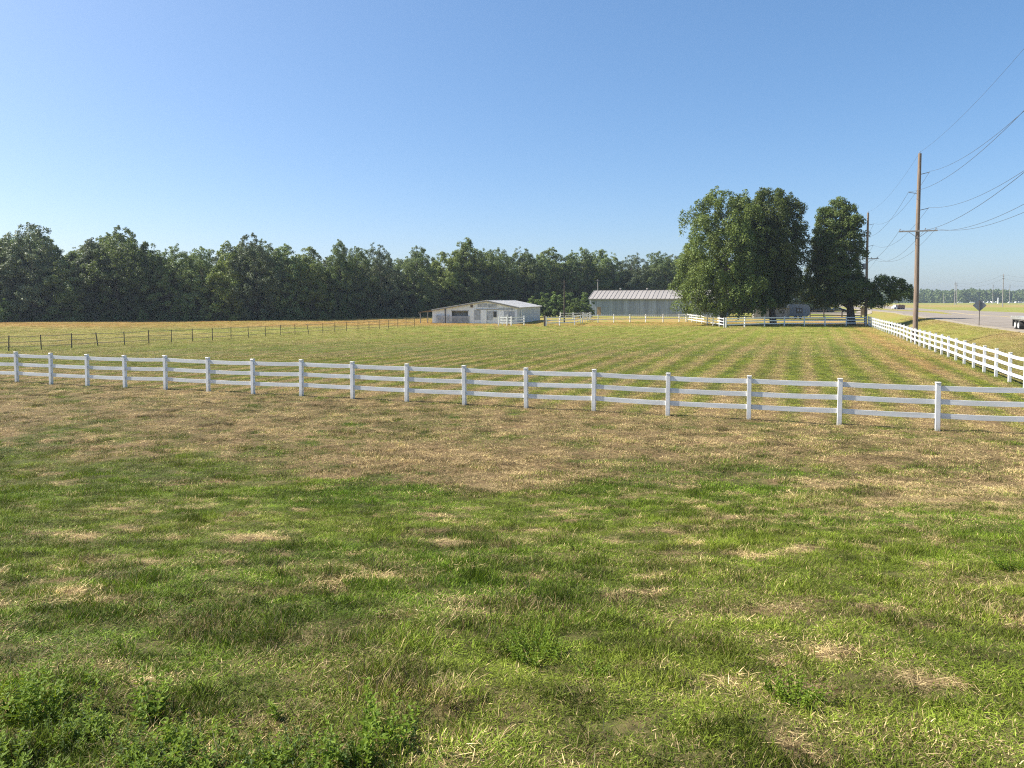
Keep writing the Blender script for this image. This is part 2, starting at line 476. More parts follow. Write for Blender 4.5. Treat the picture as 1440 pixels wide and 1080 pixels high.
def dryness(x, y):
    x = np.asarray(x, float); y = np.asarray(y, float)
    fo = fence_off(x, y); s = side(x, y)
    big = fbm(x / 3.2, y / 1.9, 21, 4); sm = fbm(x / 0.75, y / 0.55, 33, 3); fine = fbm(x / 0.22, y / 0.22, 51, 2)
    yb = 14.3 - 0.26 * x
    lawn = 0.04 + 0.68 * sstep(-3.4, 3.4, y - yb + (big - 0.5) * 15)
    lawn = lawn + 0.12 * (1 - sstep(4.0, 8.0, y)) + (sm - 0.5) * 0.75 + (big - 0.5) * 0.40 + (fine - 0.5) * 0.3
    bare = sstep(0.595, 0.68, fbm(x / 0.42 + 9, y / 0.25, 77, 3)) * sstep(.38, .52, fbm(x / 2.4, y / 1.6, 78, 2))
    lawn = lawn + 0.75 * bare
    green_spots = sstep(0.66, 0.76, fbm(x / 0.9, y / 0.6, 91, 3))
    lawn = lawn - 0.55 * green_spots * sstep(9, 13, y)
    # mown paddock behind the fence, stripes parallel to the road
    c = s + 0.5 * fbm(x / 14, y / 14, 61, 2)
    stripe = 0.5 + 0.5 * np.sin(c * 2 * math.pi / 1.55 + 5.0 * fbm(c / 6.0, y / 60, 3, 2))
    str2 = vnoise(c / 0.8, y / 40.0, 14)
    fld = 0.34 + 0.75 * (stripe - 0.5) * sstep(-75, -22, s) + 0.35 * (str2 - 0.5) + 0.30 * (vnoise(c / 0.33, y / 30.0, 15) - .5) + 0.5 * (fbm(x / 9, y / 6, 41, 3) - 0.5) + 0.35 * (sm - 0.5)
    fld = fld + 0.42 * (1 - sstep(0.5, 7.5, fo + (big - .5) * 4))
    edge_r = np.exp(-((s + 2.2) / 2.4) ** 2) * sstep(30, 40, y) * (1 - sstep(100, 112, y))
    fld = fld + 0.36 * edge_r - 0.10 * sstep(60, 95, y) * (1 - sstep(98, 106, y))
    far_strip = sstep(90, 108, y - 0.10 * x) * (1 - sstep(150, 170, y))
    fld = fld + 0.28 * far_strip
    left = sstep(0, 8, -(x + 36.5) * 0.905 + (y - 51.6) * 0.425)       # beyond the wire fence
    fld = fld + 0.16 * left
    d = np.where(fo > 0, fld, lawn)
    rd = 0.40 + 0.9 * (fbm(x / 5, y / 5, 71, 4) - 0.5) + 0.25 * np.exp(-((s - 7.6) / 1.6) ** 2)
    d = np.where(s > 0.8, rd, d)
    farf = 0.30 + 0.5 * sstep(330, 380, y) * (1 - sstep(520, 600, y)) * (1 - sstep(200, 260, x - 0.3 * y))
    d = np.where((s > 30), farf + 0.4 * (fbm(x / 30, y / 30, 81, 3) - 0.5), d)
    return np.clip(d, 0.02, 0.98)

def rustiness(x, y):
    x = np.asarray(x, float); y = np.asarray(y, float)
    s = side(x, y)
    a = 0.6 * np.exp(-((s + 2.2) / 2.4) ** 2) * sstep(30, 40, y)
    b = sstep(92, 108, y - 0.10 * x) * (1 - sstep(135, 150, y))
    c = 0.12 * sstep(0, 3, fence_off(x, y))
    return np.clip(np.maximum(np.maximum(a, b * 0.9), c) * (s < 0.8) + 0.12 * (s >= .8), 0, 1)

# ------------------------------------------------------------------ ground sheet
def axis(pos, lim_near, step, growth, far):
    out = [0.0]
    st = step
    while out[-1] < far:
        if out[-1] > lim_near: st *= growth
        out.append(out[-1] + st)
    return np.array(out)
ax = axis(True, 21, 0.13, 1.05, 4200)
xs = np.concatenate([-ax[::-1][:-1], ax])
ay = axis(True, 30, 0.13, 1.05, 4200)
yn = -axis(True, 3, 0.6, 1.25, 900)[::-1][:-1]
ys = np.concatenate([yn, ay])
XX, YY = np.meshgrid(xs, ys)
ZZ = terr(XX, YY)
V = np.stack([XX.ravel(), YY.ravel(), ZZ.ravel()], 1)
nx, ny = len(xs), len(ys)
ii = (np.arange(ny - 1)[:, None] * nx + np.arange(nx - 1)[None, :]).ravel()
quads = np.stack([ii, ii + 1, ii + nx + 1, ii + nx], 1)
fx, fy = XX.ravel(), YY.ravel()
me = fast_mesh('ground', V, [quads], M['ground'], {'dry': np.clip(dryness(fx, fy) + .25 * (1 - sstep(14, 22, fy)), 0, 1), 'rusty': rustiness(fx, fy),
               'farness': sstep(38, 95, np.hypot(fx, fy))}, smooth=True)
kind(link('ground', me), 'structure')

# ------------------------------------------------------------------ roads
def strip(name, m, s0, s1, t0, t1, lift, nseg=60, thick=0.05, s0f=None, s1f=None, ns=6):
    """a paved strip between two distances from the fence line, t along the road"""
    vs = []; fs = []
    for i in range(nseg + 1):
        t = t0 + (t1 - t0) * (i / nseg) ** 1.4
        a = s0f(t) if s0f else s0; b = s1f(t) if s1f else s1
        row = []
        for j in range(ns + 1):
            s = a + (b - a) * j / ns
            row.append((22 + UX * t + UY * s, 31 + UY * t - UX * s))
        for j, (x, y) in enumerate(row):
            vs.append((x, y, T(x, y) + lift))
    w_ = ns + 1
    for i in range(nseg):
        for j in range(ns):
            k = i * w_ + j
            fs.append((k, k + 1, k + w_ + 1, k + w_))
    k0 = len(vs)
    top = len(vs)
    for i in range(nseg + 1):                    # skirts
        for j in (0, ns):
            x, y, z = vs[i * w_ + j]; vs.append((x, y, z - lift - thick))
    for i in range(nseg):
        a = i * w_; b = top + i * 2
        fs.append((a, a + w_, b + 2, b)); a = i * w_ + ns
        fs.append((a + w_, a, b + 1, b + 3))
    me = bpy.data.meshes.new(name); me.from_pydata(vs, [], fs); me.materials.append(m)
    return kind(link(name, me), 'structure')

def yw(t, s): return 31 + UY * t - UX * s
strip('gravel_shoulder', M['shoulder'], 8.4, 33.5, -60, 700, 0.050, nseg=120, ns=14)
strip('highway', M['asphalt'], 9.4, 32.0, -60, 700, 0.075, nseg=120, ns=14)
for sA in (20.2, 20.55):
    strip('yellow_centre_line', M['yellow'], sA, sA + 0.16, -60, 700, 0.082, nseg=120, ns=1)
md = strip('grass_median', M['ground'], 15.0, 19.0, 120, 700, 0.16, nseg=60, ns=3, s0f=lambda t: 17 - min(1, (t - 120) / 25) * 2.2, s1f=lambda t: 17 + min(1, (t - 120) / 25) * 1.6)
for nm, val in (('dry', 0.45), ('rusty', 0.2), ('farness', 1.0)):
    a_ = md.data.attributes.new(nm, 'FLOAT', 'POINT'); a_.data.foreach_set('value', np.full(len(md.data.vertices), val, np.float32))
# gravel yard behind the big trees
ya = [P(1128, 441.5), P(1226, 441.0), P(1226, 437.0), P(1128, 437.0)]
yd = MB(); N = 14
for i in range(N + 1):
    for j in range(5):
        a = ya[0].lerp(ya[1], i / N); b = ya[3].lerp(ya[2], i / N); p = a.lerp(b, j / 4)
        yd.v.append((p.x, p.y, T(p.x, p.y) + 0.08))
for i in range(N):
    for j in range(4):
        k = i * 5 + j; yd.f.append((k, k + 5, k + 6, k + 1))
kind(yd.build('gravel_yard', M['shoulder']), 'structure')

# ------------------------------------------------------------------ white board fences
POST_W, POST_H, RAIL_H, RAIL_T = 0.127, 1.36, 0.14, 0.040
_pm = MB().bbox((-POST_W/2, -POST_W/2, -0.35), (POST_W/2, POST_W/2, POST_H), 0.008).mesh('post', M['vinyl'])
_cm = MB().bbox((-0.074, -0.074, 0), (0.074, 0.074, 0.028), 0.012).mesh('post_cap', M['vinyl'])
def white_fence(pts, label, levels=(0.42, 0.82, 1.21), skip=(), group='white board fences', hscale=1.0, lean=0.010):
    g0 = pts[0]
    root = thing('white_fence', label, 'fence', (g0[0], g0[1], T(g0[0], g0[1])), 0, group)
    base = root.location
    rnd = random.Random(int(g0[0] * 100))
    P3 = []
    for i, (x, y) in enumerate(pts):
        q = pts[min(i + 1, len(pts) - 1)]; p = pts[max(i - 1, 0)]
        a = math.atan2(q[1] - p[1], q[0] - p[0])
        z = T(x, y) + rnd.uniform(-0.015, 0.015)
        o = link('post', _pm, root, (x - base.x, y - base.y, z - base.z))
        o.rotation_euler = (rnd.uniform(-lean, lean), rnd.uniform(-lean, lean), a)
        o.scale = (1, 1, hscale)
        c = link('post_cap', _cm, o, (0, 0, POST_H - 0.004))
        P3.append(Vector((x, y, z)))
    for i in range(len(P3) - 1):
        if i in skip: continue
        a, b = P3[i], P3[i + 1]
        d = (b - a); d.z = 0; L = d.length; d.normalize()
        for lv in levels:
            pa = a + d * (POST_W / 2 - 0.01) + Vector((0, 0, lv * hscale + rnd.uniform(-.006, .006)))
            pb = b - d * (POST_W / 2 - 0.01) + Vector((0, 0, lv * hscale + rnd.uniform(-.006, .006)))
            mb = MB(); dd = (pb - pa); n3 = 4
            # slight sag makes four short segments
            prev = None
            pp = []
            for k in range(n3 + 1):
                f = k / n3; q = pa.lerp(pb, f); q.z -= 0.012 * 4 * f * (1 - f); pp.append(q)
            r_ = Vector((d.y, -d.x, 0)) * RAIL_T / 2
            for q in pp:
                for sx, sz in ((-1, -1), (1, -1), (1, 1), (-1, 1)):
                    mb.v.append(tuple(q + r_ * sx + Vector((0, 0, sz * RAIL_H / 2)) - base))
            for k in range(n3):
                for j in range(4):
                    j2 = (j + 1) % 4
                    mb.f.append((k*4+j, k*4+j2, k*4+4+j2, k*4+4+j))
            mb.f.append((3, 2, 1, 0)); mb.f.append((n3*4, n3*4+1, n3*4+2, n3*4+3))
            mb.build('rail', M['vinyl_rail'], root)
    return root

def on_line(A, d, px, py):
    dx, dy, _ = ray(px, py); k = dx / dy            # x = k*y
    t = (k * A.y - A.x) / (d.x - k * d.y)
    return (A.x + d.x * t, A.y + d.y * t)
near_px = [24, 72, 123, 176, 233, 293, 356, 424, 496, 572, 653, 740, 835, 939, 1053, 1180, 1318]
near = [on_line(FA, fdir, px, 538 + 68 * (px - 24) / 1294) for px in near_px]
sp_ = ((near[-1][0] - near[0][0]) ** 2 + (near[-1][1] - near[0][1]) ** 2) ** .5 / (len(near) - 1)
near = [(near[0][0] - fdir.x * sp_ * k, near[0][1] - fdir.y * sp_ * k) for k in (4, 3, 2, 1)] + near
near += [(near[-1][0] + fdir.x * sp_, near[-1][1] + fdir.y * sp_)]
RA = P(1430, 541.5); RB = P(1221, 458)
rdir = (RA - RB); rdir.z = 0; RL = rdir.length; rdir.normalize()
# meeting point of the two fences
den = fdir.x * (-rdir.y) + fdir.y * rdir.x
tt = ((RB.x - FA.x) * fdir.y - (RB.y - FA.y) * fdir.x) / (rdir.x * -fdir.y + rdir.y * fdir.x)
corner = (RB.x + rdir.x * tt, RB.y + rdir.y * tt)
near.append(corner)
white_fence(near, 'long white three-rail fence crossing the whole picture nearest the camera')
nr = round(tt / 2.44)
white_fence([(RB.x + rdir.x * tt * k / nr, RB.y + rdir.y * tt * k / nr) for k in range(nr)],
            'bright white three-rail fence running up the right side beside the roadside pole')
MC = P(1021, 461)
mid = [on_line(MC, (Vector((RB.x, RB.y, 0)) - Vector((MC.x, MC.y, 0))).normalized(), px, 459) for px in (1021, 1047, 1075, 1103, 1131, 1160, 1190)]
mid.append((RB.x - 0.30, RB.y + .1))
white_fence(mid, 'white three-rail fence in the shade along the front of the big yard trees')
ML = P(967, 452.3)
dML = Vector((ML.x - MC.x, ML.y - MC.y, 0)); 
white_fence([(MC.x + dML.x * k / 7 - (0.25 if k == 0 else 0), MC.y + dML.y * k / 7 + (.1 if k == 0 else 0)) for k in range(8)],
            'short white fence slanting back from the shaded fence towards the barn end')
BL = P(819, 454.5)
bf = [P(955, 453), P(932.5, 453.2), P(908, 453.4), P(886, 453.7), P(863, 454), P(841, 454.3)]
white_fence([(ML.x - .3, ML.y)] + [(p.x, p.y) for p in bf] + [(BL.x, BL.y)], 'low white fence standing in front of the long grey barn', levels=(0.62, 1.21))
pg = [P(808, 457.2), P(787, 457.8), P(768, 458.2)]
white_fence([(BL.x - .3, BL.y - .1)] + [(p.x, p.y) for p in pg], 'white paddock fence ending at a thick dark post left of the barn')
pk = [P(831, 449.5), P(826, 451.0), P(822.5, 452.5)]
white_fence([(p.x, p.y) for p in pk], 'tiny white fence run climbing to the left corner of the barn')
pb = [P(788, 449.5), P(806, 449.3), P(820, 449.2), P(829.5, 449.2)]
white_fence([(p.x, p.y) for p in pb], 'white paddock fence farthest back before the saplings', levels=(0.82, 1.21))
ps = [P(701, 458.0), P(713, 458.2), P(719, 458.3), P(737, 457.4)]
white_fence([(p.x, p.y) for p in ps], 'short white pen fence in front of the white shed')
pt = [P(706.5, 457.4), P(714, 455.6), P(723.5, 452.0)]
white_fence([(p.x, p.y) for p in pt], 'little white fence slanting back to the open shed corner', hscale=1.05)
dp = P(766, 459)
t = thing('gate_post', 'thick dark wooden gate post at the end of the white paddock fence', 'post', dp)
MB().tube([(0, 0, -0.3), (0.01, 0, 0.8), (0.0, 0, 1.5)], [0.16, 0.155, 0.15], 10).build('post_shaft', M['darkwood'], t)
MB().tube([(0, 0, 1.5), (0, 0, 1.56)], [0.17, 0.05], 10).build('post_top', M['darkwood'], t)

# ------------------------------------------------------------------ wire fence on steel posts
wp_px = [(12.5, 493.7), (58.5, 492), (101, 489.5), (138, 487.3), (175.5, 485.5), (209.5, 483), (241.5, 481.8), (271, 480), (299, 478.5),
         (325, 476.5), (349.5, 474.8), (373.5, 473), (395, 471.8), (415, 470.5), (434.5, 469.5), (454, 468.2), (471, 467.2), (487.5, 466),
         (503.5, 465), (519, 464), (533.5, 463), (546.5, 462), (559.5, 461.2), (571, 460.4), (583, 459.6)]
wps = [P(*q) for q in wp_px]
d0 = (wps[0] - wps[1]); wps = [wps[0] + d0, ] + wps
wroot = thing('wire_fence', 'long thin wire fence on dark steel posts crossing the left of the field', 'fence', wps[0])
tpm = MB().box((-0.02, -0.022, -0.4), (0.02, -0.014, 1.12)).box((-0.004, -0.014, -0.4), (0.004, 0.03, 1.12)).mesh('steel_post', M['tpost'])
tips = []
rr = random.Random(4)
for i, p in enumerate(wps):
    o = link('steel_post', tpm, wroot, p - wps[0])
    ty = {4: 0.16, 15: 0.2}.get(i, rr.uniform(-.03, .03))
    o.rotation_euler = (rr.uniform(-.03, .03), -ty, rr.uniform(-.2, .2))
    o.scale = (1.5, 1.5, 1)
    tips.append((p - wps[0], -ty))
for h in (0.30, 0.66, 1.04):
    pts = []
    for i, (p, ty) in enumerate(tips):
        q = p + Vector((math.sin(ty) * h, -0.03, h + rr.uniform(-.02, .02)))
        if i:
            m_ = (pts[-1] + q) / 2; m_.z -= 0.03; pts.append(m_)
        pts.append(q)
    MB().tube(pts, 0.020, 5).build('wire', M['wire'], wroot)

# ------------------------------------------------------------------ utility poles and wires
def pole_base(px, Y):
    p = at(px, 440, Y); return Vector((p.x, p.y, T(p.x, p.y)))
p1 = pole_base(1287.5, 62.5)
p2 = pole_base(1217.5, 104.5)
pdir = (p2 - p1); pdir.z = 0; plen = pdir.length; pdir.normalize()
pn = Vector((pdir.y, -pdir.x, 0))
rzp = math.atan2(pn.y, pn.x)               # local x = across the line, to the right
p0 = p1 - pdir * plen; p0.z = T(p0.x, p0.y)
p3 = p2 + pdir * plen; p3.z = T(p3.x, p3.y)
def ins(mb, x, z):
    mb.tube([(x, 0, z), (x, 0, z + .08), (x, 0, z + .10), (x, 0, z + .18)], [.02, .02, .05, .03], 8)
ATT = [(0.0, 16.55), (0.78, 14.85), (-0.78, 13.2), (0.78, 11.75), (-1.4, 9.9), (0.55, 9.9), (1.35, 9.9)]
def utility_pole(p, label, H=16.45, transformer=False, detail=True, arms=True):
    t = thing('utility_pole', label, 'utility pole', p, rzp, 'wooden poles of the roadside power line')
    MB().tube([(0, 0, -0.5), (0.02, 0, H * .3), (-0.02, 0, H * .62), (0.0, 0, H)], [.215, .195, .165, .135], 14).build('pole_shaft', M['pole'], t)
    if not arms: return t
    MB().beam((-1.48, -.17, 9.73), (1.48, -.17, 9.73), .10, .12).build('crossarm', M['graywood'], t)
    for sx in (-1, 1):
        MB().beam((0, -.19, 9.1), (sx * .75, -.20, 9.7), .03, .04).build('arm_brace', M['steel'], t)
    for x, z in ATT[1:4]:
        a = MB().beam((math.copysign(.12, x), 0, z - .20), (x, 0, z - .06), .05, .055)
        a.build('stub_arm', M['insul'], t)
    for x, z in ATT[4:]:
        m_ = MB(); ins(m_, x, 9.79); q = m_.build('insulator', M['insul'], t); q.location = (0, -.17, 0)
    m_ = MB(); ins(m_, 0, H); m_.build('insulator', M['insul'], t)
    MB().tube([(.14, .02, .1), (.15, .02, 6), (.13, .02, 13)], .012, 5).build('ground_wire', M['cable'], t)
    if transformer:
        c = MB().tube([(-.34, -.05, 8.2), (-.34, -.05, 8.25), (-.34, -.05, 9.0), (-.34, -.05, 9.06)], [.2, .24, .24, .16], 14).build('transformer', M['insul'], t)
        MB().beam((-.12, 0, 8.5), (-.3, -.03, 8.5), .06, .1).build('transformer_bracket', M['steel'], c)
    return t
utility_pole(p1, 'tall brown wooden power pole nearest, behind the right fence')
utility_pole(p2, 'second tall wooden power pole with transformer beside the dark low boughs', transformer=True)
utility_pole(p0, 'wooden power pole standing out of view to the right')
def sagwire(a, b, sag, r, n=22):
    return [a.lerp(b, k / n) - Vector((0, 0, sag * 4 * (k / n) * (1 - k / n))) for k in range(n + 1)]
names = ['topmost thin power wire running from pole top to pole top', 'power wire carried on the upper right stub arms',
         'power wire carried on the left stub arms', 'power wire carried on the lower right stub arms',
         'lower wire from the left end of the crossarms', 'lower wire from the middle right of the crossarms', 'lower wire from the right end of the crossarms']
M4 = Matrix.Rotation(rzp, 4, 'Z')
for (x, z), nm in zip(ATT, names):
    pts = []
    yo = -.17 if z == 9.9 else 0
    for a, b in ((p0, p1), (p1, p2), (p2, p3)):
        A = a + M4 @ Vector((x, yo, z)); B = b + M4 @ Vector((x, yo, z))
        seg = sagwire(A, B, 0.9 if z > 16 else 1.5, 0)
        pts += seg if not pts else seg[1:]
    rad = 0.007 if z > 16 else 0.0115
    c0 = pts[0].copy()
    o = MB().tube([p - c0 for p in pts], rad, 5).build('power_wire', M['cable'], None, c0)
    tag(o, nm, 'wire', 'wires of the roadside power line')

# distant poles
def far_pole(px, ybase, ytop, label, Y, arm=True):
    b = at(px, ybase, Y); b.z = T(b.x, b.y); tp = at(px, ytop, Y).z - b.z
    t = thing('utility_pole', label, 'utility pole', b, 0.3, 'poles standing far off beyond the road')
    MB().tube([(0, 0, -.5), (0, 0, tp)], [.26, .17], 8).build('pole_shaft', M['graywood'], t)
    if arm:
        for h in (.93, .86): MB().beam((-1.2, 0, tp * h), (1.2, 0, tp * h), .14, .14).build('crossarm', M['graywood'], t)
    return Vector((b.x, b.y, b.z + tp))
f1 = far_pole(1410, 425, 385, 'tallest pale pole on the right horizon', 385)
f2 = far_pole(1342.5, 425, 396, 'left pole of the close pair on the horizon', 545)
f2b = far_pole(1344.8, 425, 397, 'right pole of the close pair on the horizon', 560)
f3 = far_pole(1396, 424, 400, 'pole rising over the far trees left of the tallest', 640)
f4 = far_pole(1419.5, 424, 400, 'pole rising over the far trees right of the tallest', 640)
f5 = far_pole(1327, 425, 413, 'short pole low against the distant trees', 800, False)
f6 = far_pole(1520, 426, 372, 'pole standing beyond the right edge', 300)
for k, (a, b, dz) in enumerate(((f1, f2, 0), (f1, f2, -2.2), (f6, f1, 0), (f6, f1, -2.2), (f3, f4, -.5), (f4, f6, -1))):
    A = a + Vector((0, 0, dz - .4)); B = b + Vector((0, 0, dz - .4))
    pts = sagwire(A, B, 3.0, 0, 14)
    tag(MB().tube([p - A for p in pts], 0.035, 4).build('power_wire', M['cable'], None, A),
        'faint wire strung between the distant poles', 'wire', 'faint wires between the distant poles')
# yard pole by the saplings
yp = P(793.5, 454.0)
t = thing('yard_pole', 'thin dark pole standing before the saplings left of the barn', 'pole', yp)
hh = at(793.5, 394, yp.y).z - yp.z
MB().tube([(0, 0, -.3), (0, 0, hh)], [.13, .09], 9).build('pole_shaft', M['darkwood'], t)
MB().beam((-.45, 0, hh - .35), (.45, 0, hh - .35), .07, .08).build('crossarm', M['darkwood'], t)

# ------------------------------------------------------------------ buildings
def ribbed(x0, x1, zfun0, zfun1, y=0.0, ribs=3, depth=0.03, thick=0.02):
    """vertical sheet from x0 to x1 standing in the x-z plane, with raised ribs; heights follow zfun"""
    mb = MB(); w_ = x1 - x0
    prof = [(x0, 0)]
    for k in range(ribs):
        c = x0 + w_ * (k + .5) / ribs; r_ = w_ / ribs * 0.16
        prof += [(c - r_ * 1.6, 0), (c - r_, -depth), (c + r_, -depth), (c + r_ * 1.6, 0)]
    prof += [(x1, 0)]
    n = len(prof)
    for x, o in prof: mb.v.append((x, y + o, zfun0(x)))
    for x, o in prof: mb.v.append((x, y + o, zfun1(x)))
    for x, o in prof: mb.v.append((x, y + thick, zfun0(x)))
    for x, o in prof: mb.v.append((x, y + thick, zfun1(x)))
    for i in range(n - 1):
        mb.f.append((i, i+1, n+i+1, n+i)); mb.f.append((2*n+i+1, 2*n+i, 3*n+i, 3*n+i+1))
        mb.f.append((n+i, n+i+1, 3*n+i+1, 3*n+i)); mb.f.append((i+1, i, 2*n+i, 2*n+i+1))
    mb.f.append((0, n, 3*n, 2*n)); mb.f.append((n-1, 2*n-1+0, 4*n-1, 3*n-1)[::-1])
    return mb

# --- long grey barn
bc = P(829, 444.3)
BR = -R(19)
BLn, BDp, BE, BRg = 31.0, 12.0, 4.10, 6.05
barn = thing('barn', 'long grey weathered barn with pale ribbed metal roof beside the big trees', 'barn', bc, BR)
nP = 34; pw = BLn / nP
for k in range(nP):
    x0, x1 = k * pw, (k + 1) * pw - 0.008
    if 1.6 < (x0 + x1) / 2 < 2.6:
        ribbed(x0, x1, lambda x: 2.15, lambda x: BE - .03, 0, 2).build('siding_sheet', M['barnwall'], barn)
    else:
        ribbed(x0, x1, lambda x: -.2, lambda x: BE - .03, 0, 2).build('siding_sheet', M['barnwall'], barn)
dr_ = MB().box((1.82, -.03, -.1), (2.74, .03, 2.14)).build('side_door', M['tanwood'], barn)
dr_['label'] = 'tan side door near the left corner'
MB().box((2.55, -.07, .95), (2.62, -.032, 1.12)).build('door_handle', M['steel'], dr_)
MB().box((0, BDp - .12, -.2), (BLn, BDp, BE - .05)).build('back_wall', M['barnwall'], barn)
for xx, nm in ((0.03, 'end_wall'), (BLn - .13, 'end_wall')):
    m_ = MB(); o = [(.05, -.2), (BDp - .15, -.2), (BDp - .15, BE - .12), (BDp / 2, BRg - .18), (.05, BE - .12)]
    k = 0
    m_.v = [(xx, y, z) for y, z in o] + [(xx + .1, y, z) for y, z in o]
    m_.f = [(4,3,2,1,0), (5,6,7,8,9)] + [(i, (i+1) % 5, 5 + (i+1) % 5, 5 + i) for i in range(5)]
    m_.build(nm, M['barnwall'], barn)
rf = MB().beam((-.25, BDp / 2, BRg + .08), (BLn + .25, BDp / 2, BRg + .08), .34, .05).build('roof', M['roofrib'], barn)
nR = 32; rw = (BLn + .5) / nR
def roof_panel_mesh(wd, y0, z0, y1, z1, name, mat, rib=True, t=0.03):
    mb = MB()
    d = Vector((0, y1 - y0, z1 - z0)).normalized(); nrm = Vector((0, -d.z, d.y))
    if nrm.z < 0: nrm = -nrm
    a = Vector((0, y0, z0)); b = Vector((0, y1, z1))
    def bar(xa, xb, h0, h1):
        k = len(mb.v)
        for p in (a, b):
            for x, h in ((xa, h0), (xb, h0), (xb, h1), (xa, h1)):
                q = p + nrm * h; mb.v.append((x, q.y, q.z))
        mb.f += [tuple(k + i for i in q) for q in ((0,1,2,3),(7,6,5,4),(0,4,5,1),(1,5,6,2),(2,6,7,3),(3,7,4,0))]
    bar(0, wd - .01, 0, t)
    if rib:
        bar(0.0, 0.10, t + .002, t + .085)
    return mb.mesh(name, mat)
fm = roof_panel_mesh(rw, -.45, BE - .08, BDp / 2 - .02, BRg, 'roof_sheet', M['barnroof'])
bm_ = roof_panel_mesh(rw, BDp + .45, BE - .08, BDp / 2 + .02, BRg, 'roof_sheet', M['barnroof'])
for k in range(nR):
    link('roof_sheet', fm, rf, (-.25 + k * rw, 0, 0)); link('roof_sheet', bm_, rf, (-.25 + k * rw, 0, 0))
MB().box((-.2, -.50, BE - .22), (BLn + .2, -.455, BE - .06)).build('gutter_board', M['roofrib'], barn)
for x in (6.2, 12.6, 19.5):
    v_ = MB().tube([(x, BDp/2, BRg + .08), (x, BDp/2, BRg + .38), (x, BDp/2, BRg + .42), (x, BDp/2, BRg + .55)], [.16, .16, .30, .12], 10).build('roof_vent', M['barnroof'], barn)
# pole behind the barn
q = at(840.5, 440, bc.y + 16); q.z = T(q.x, q.y)
t = thing('yard_pole', 'pale post with short crosspiece rising behind the barn roof', 'pole', q)
h2 = at(840.5, 393, q.y).z - q.z
MB().tube([(0, 0, -.3), (0, 0, h2)], [.14, .1], 8).build('pole_shaft', M['graywood'], t)
MB().beam((-.4, 0, h2 - .3), (.4, 0, h2 - .3), .1, .1).build('crossarm', M['graywood'], t)

# --- white shed
sc_ = P(608, 454.6)
SR = -R(12)
SW, SD, PKX = 13.9, 21.0, 9.0
EL, PK, ER = 2.12, 3.62, 2.62
shed = thing('shed', 'low white gabled shed with open stall and peeling front left of the barn', 'shed', sc_, SR)
def roofz(x):
    return EL + (PK - EL) * x / PKX if x <= PKX else PK - (PK - ER) * (x - PKX) / (SW - PKX)
opens = [(3.25, 5.95, 0.0, 1.95)]
edges = sorted(set([0, 3.25, 5.95, 11.75, 13.45, SW, 1.1, 2.2, 4.15, 5.05, 6.95, 7.95, 9.0, 9.95, 10.85, 12.6]))
for a, b in zip(edges[:-1], edges[1:]):
    mid_ = (a + b) / 2
    op = [o for o in opens if o[0] - .01 <= mid_ <= o[1] + .01]
    z0 = op[0][3] if op else -.15
    grey = (6.95 <= mid_ <= 7.95) or (9.0 < mid_ < 9.95) or 11.75 < mid_ < 13.45
    if grey:
        zc = 0.55
        ribbed(a, b - .01, lambda x: -.15, lambda x: zc, 0, 2).build('wall_sheet', M['shedwall'], shed)
        ribbed(a, b - .01, lambda x: zc + .01, lambda x: 2.15 if mid_ < 8.5 else 1.95, 0, 2).build('wall_sheet', M['shedgrey'], shed)
        ribbed(a, b - .01, lambda x: (2.15 if mid_ < 8.5 else 1.95) + .01, lambda x: roofz(x) - .05, 0, 2).build('wall_sheet', M['shedwall'], shed)
    else:
        ribbed(a, b - .01, lambda x: z0, lambda x: roofz(x) - .05, 0, 2).build('wall_sheet', M['shedwall'], shed)
# grey upper patches
for x0, x1, za, zb in ((7.5, 9.0, 2.62, 3.15), (9.1, 10.6, 2.55, 3.05), (10.9, 13.2, 2.12, 2.45)):
    ribbed(x0, x1, lambda x: za, lambda x: min(zb, roofz(x) - .12), -.045, 3).build('wall_sheet', M['shedgrey'], shed)['label'] = 'bare grey patch of wall sheet'
g = MB().box((8.05, -.10, -.05), (8.95, -.05, 2.2)).build('sliding_door', M['shedwall'], shed)
MB().box((7.3, -.12, 2.22), (10.9, -.05, 2.30)).build('door_track', M['steel'], shed)
f_ = MB().box((10.05, -.07, 1.02), (10.62, -.045, 1.95)).build('window', M['glass'], shed)
for bx in ((10.0, -.1, .97, 10.05, -.04, 2.0), (10.62, -.1, .97, 10.67, -.04, 2.0), (10.05, -.1, .97, 10.62, -.04, 1.02), (10.05, -.1, 1.95, 10.62, -.04, 2.0)):
    MB().box(bx[:3], bx[3:]).build('window_frame', M['shedwall'], f_)
MB().box((6.35, -.10, 2.55), (6.75, -.05, 2.95)).build('vent_cover', M['rust'], shed)
MB().box((2.12, -.12, -.1), (2.24, -.04, 2.3)).build('wall_post', M['darkwood'], shed)
for a, b in ((0.65, 1.9), (2.35, 3.0)):
    mb = MB()
    for k in range(7): mb.box((a, -.30, .15 + k * .17), (b, -.27, .26 + k * .17))
    mb.box((a, -.27, .05), (a + .08, -.23, 1.35)).box((b - .08, -.27, .05), (b, -.23, 1.35))
    mb.build('leaning_gate', M['shedgrey'], shed)
gt = thing('stall_gate', 'grey slatted gate closing the lower half of the open shed stall', 'gate', shed.location, SR)
for k in range(6):
    MB().box((3.3, -.16, .12 + k * .19), (6.15, -.12, .24 + k * .19)).build('gate_slat', M['shedgrey'], gt)
for x in (3.3, 4.7, 6.07):
    MB().box((x, -.12, .05), (x + .08, -.08, 1.24)).build('gate_upright', M['shedgrey'], gt)
MB().box((3.16, -.04, 1.96), (6.05, .06, 2.06)).build('lintel', M['graywood'], shed)
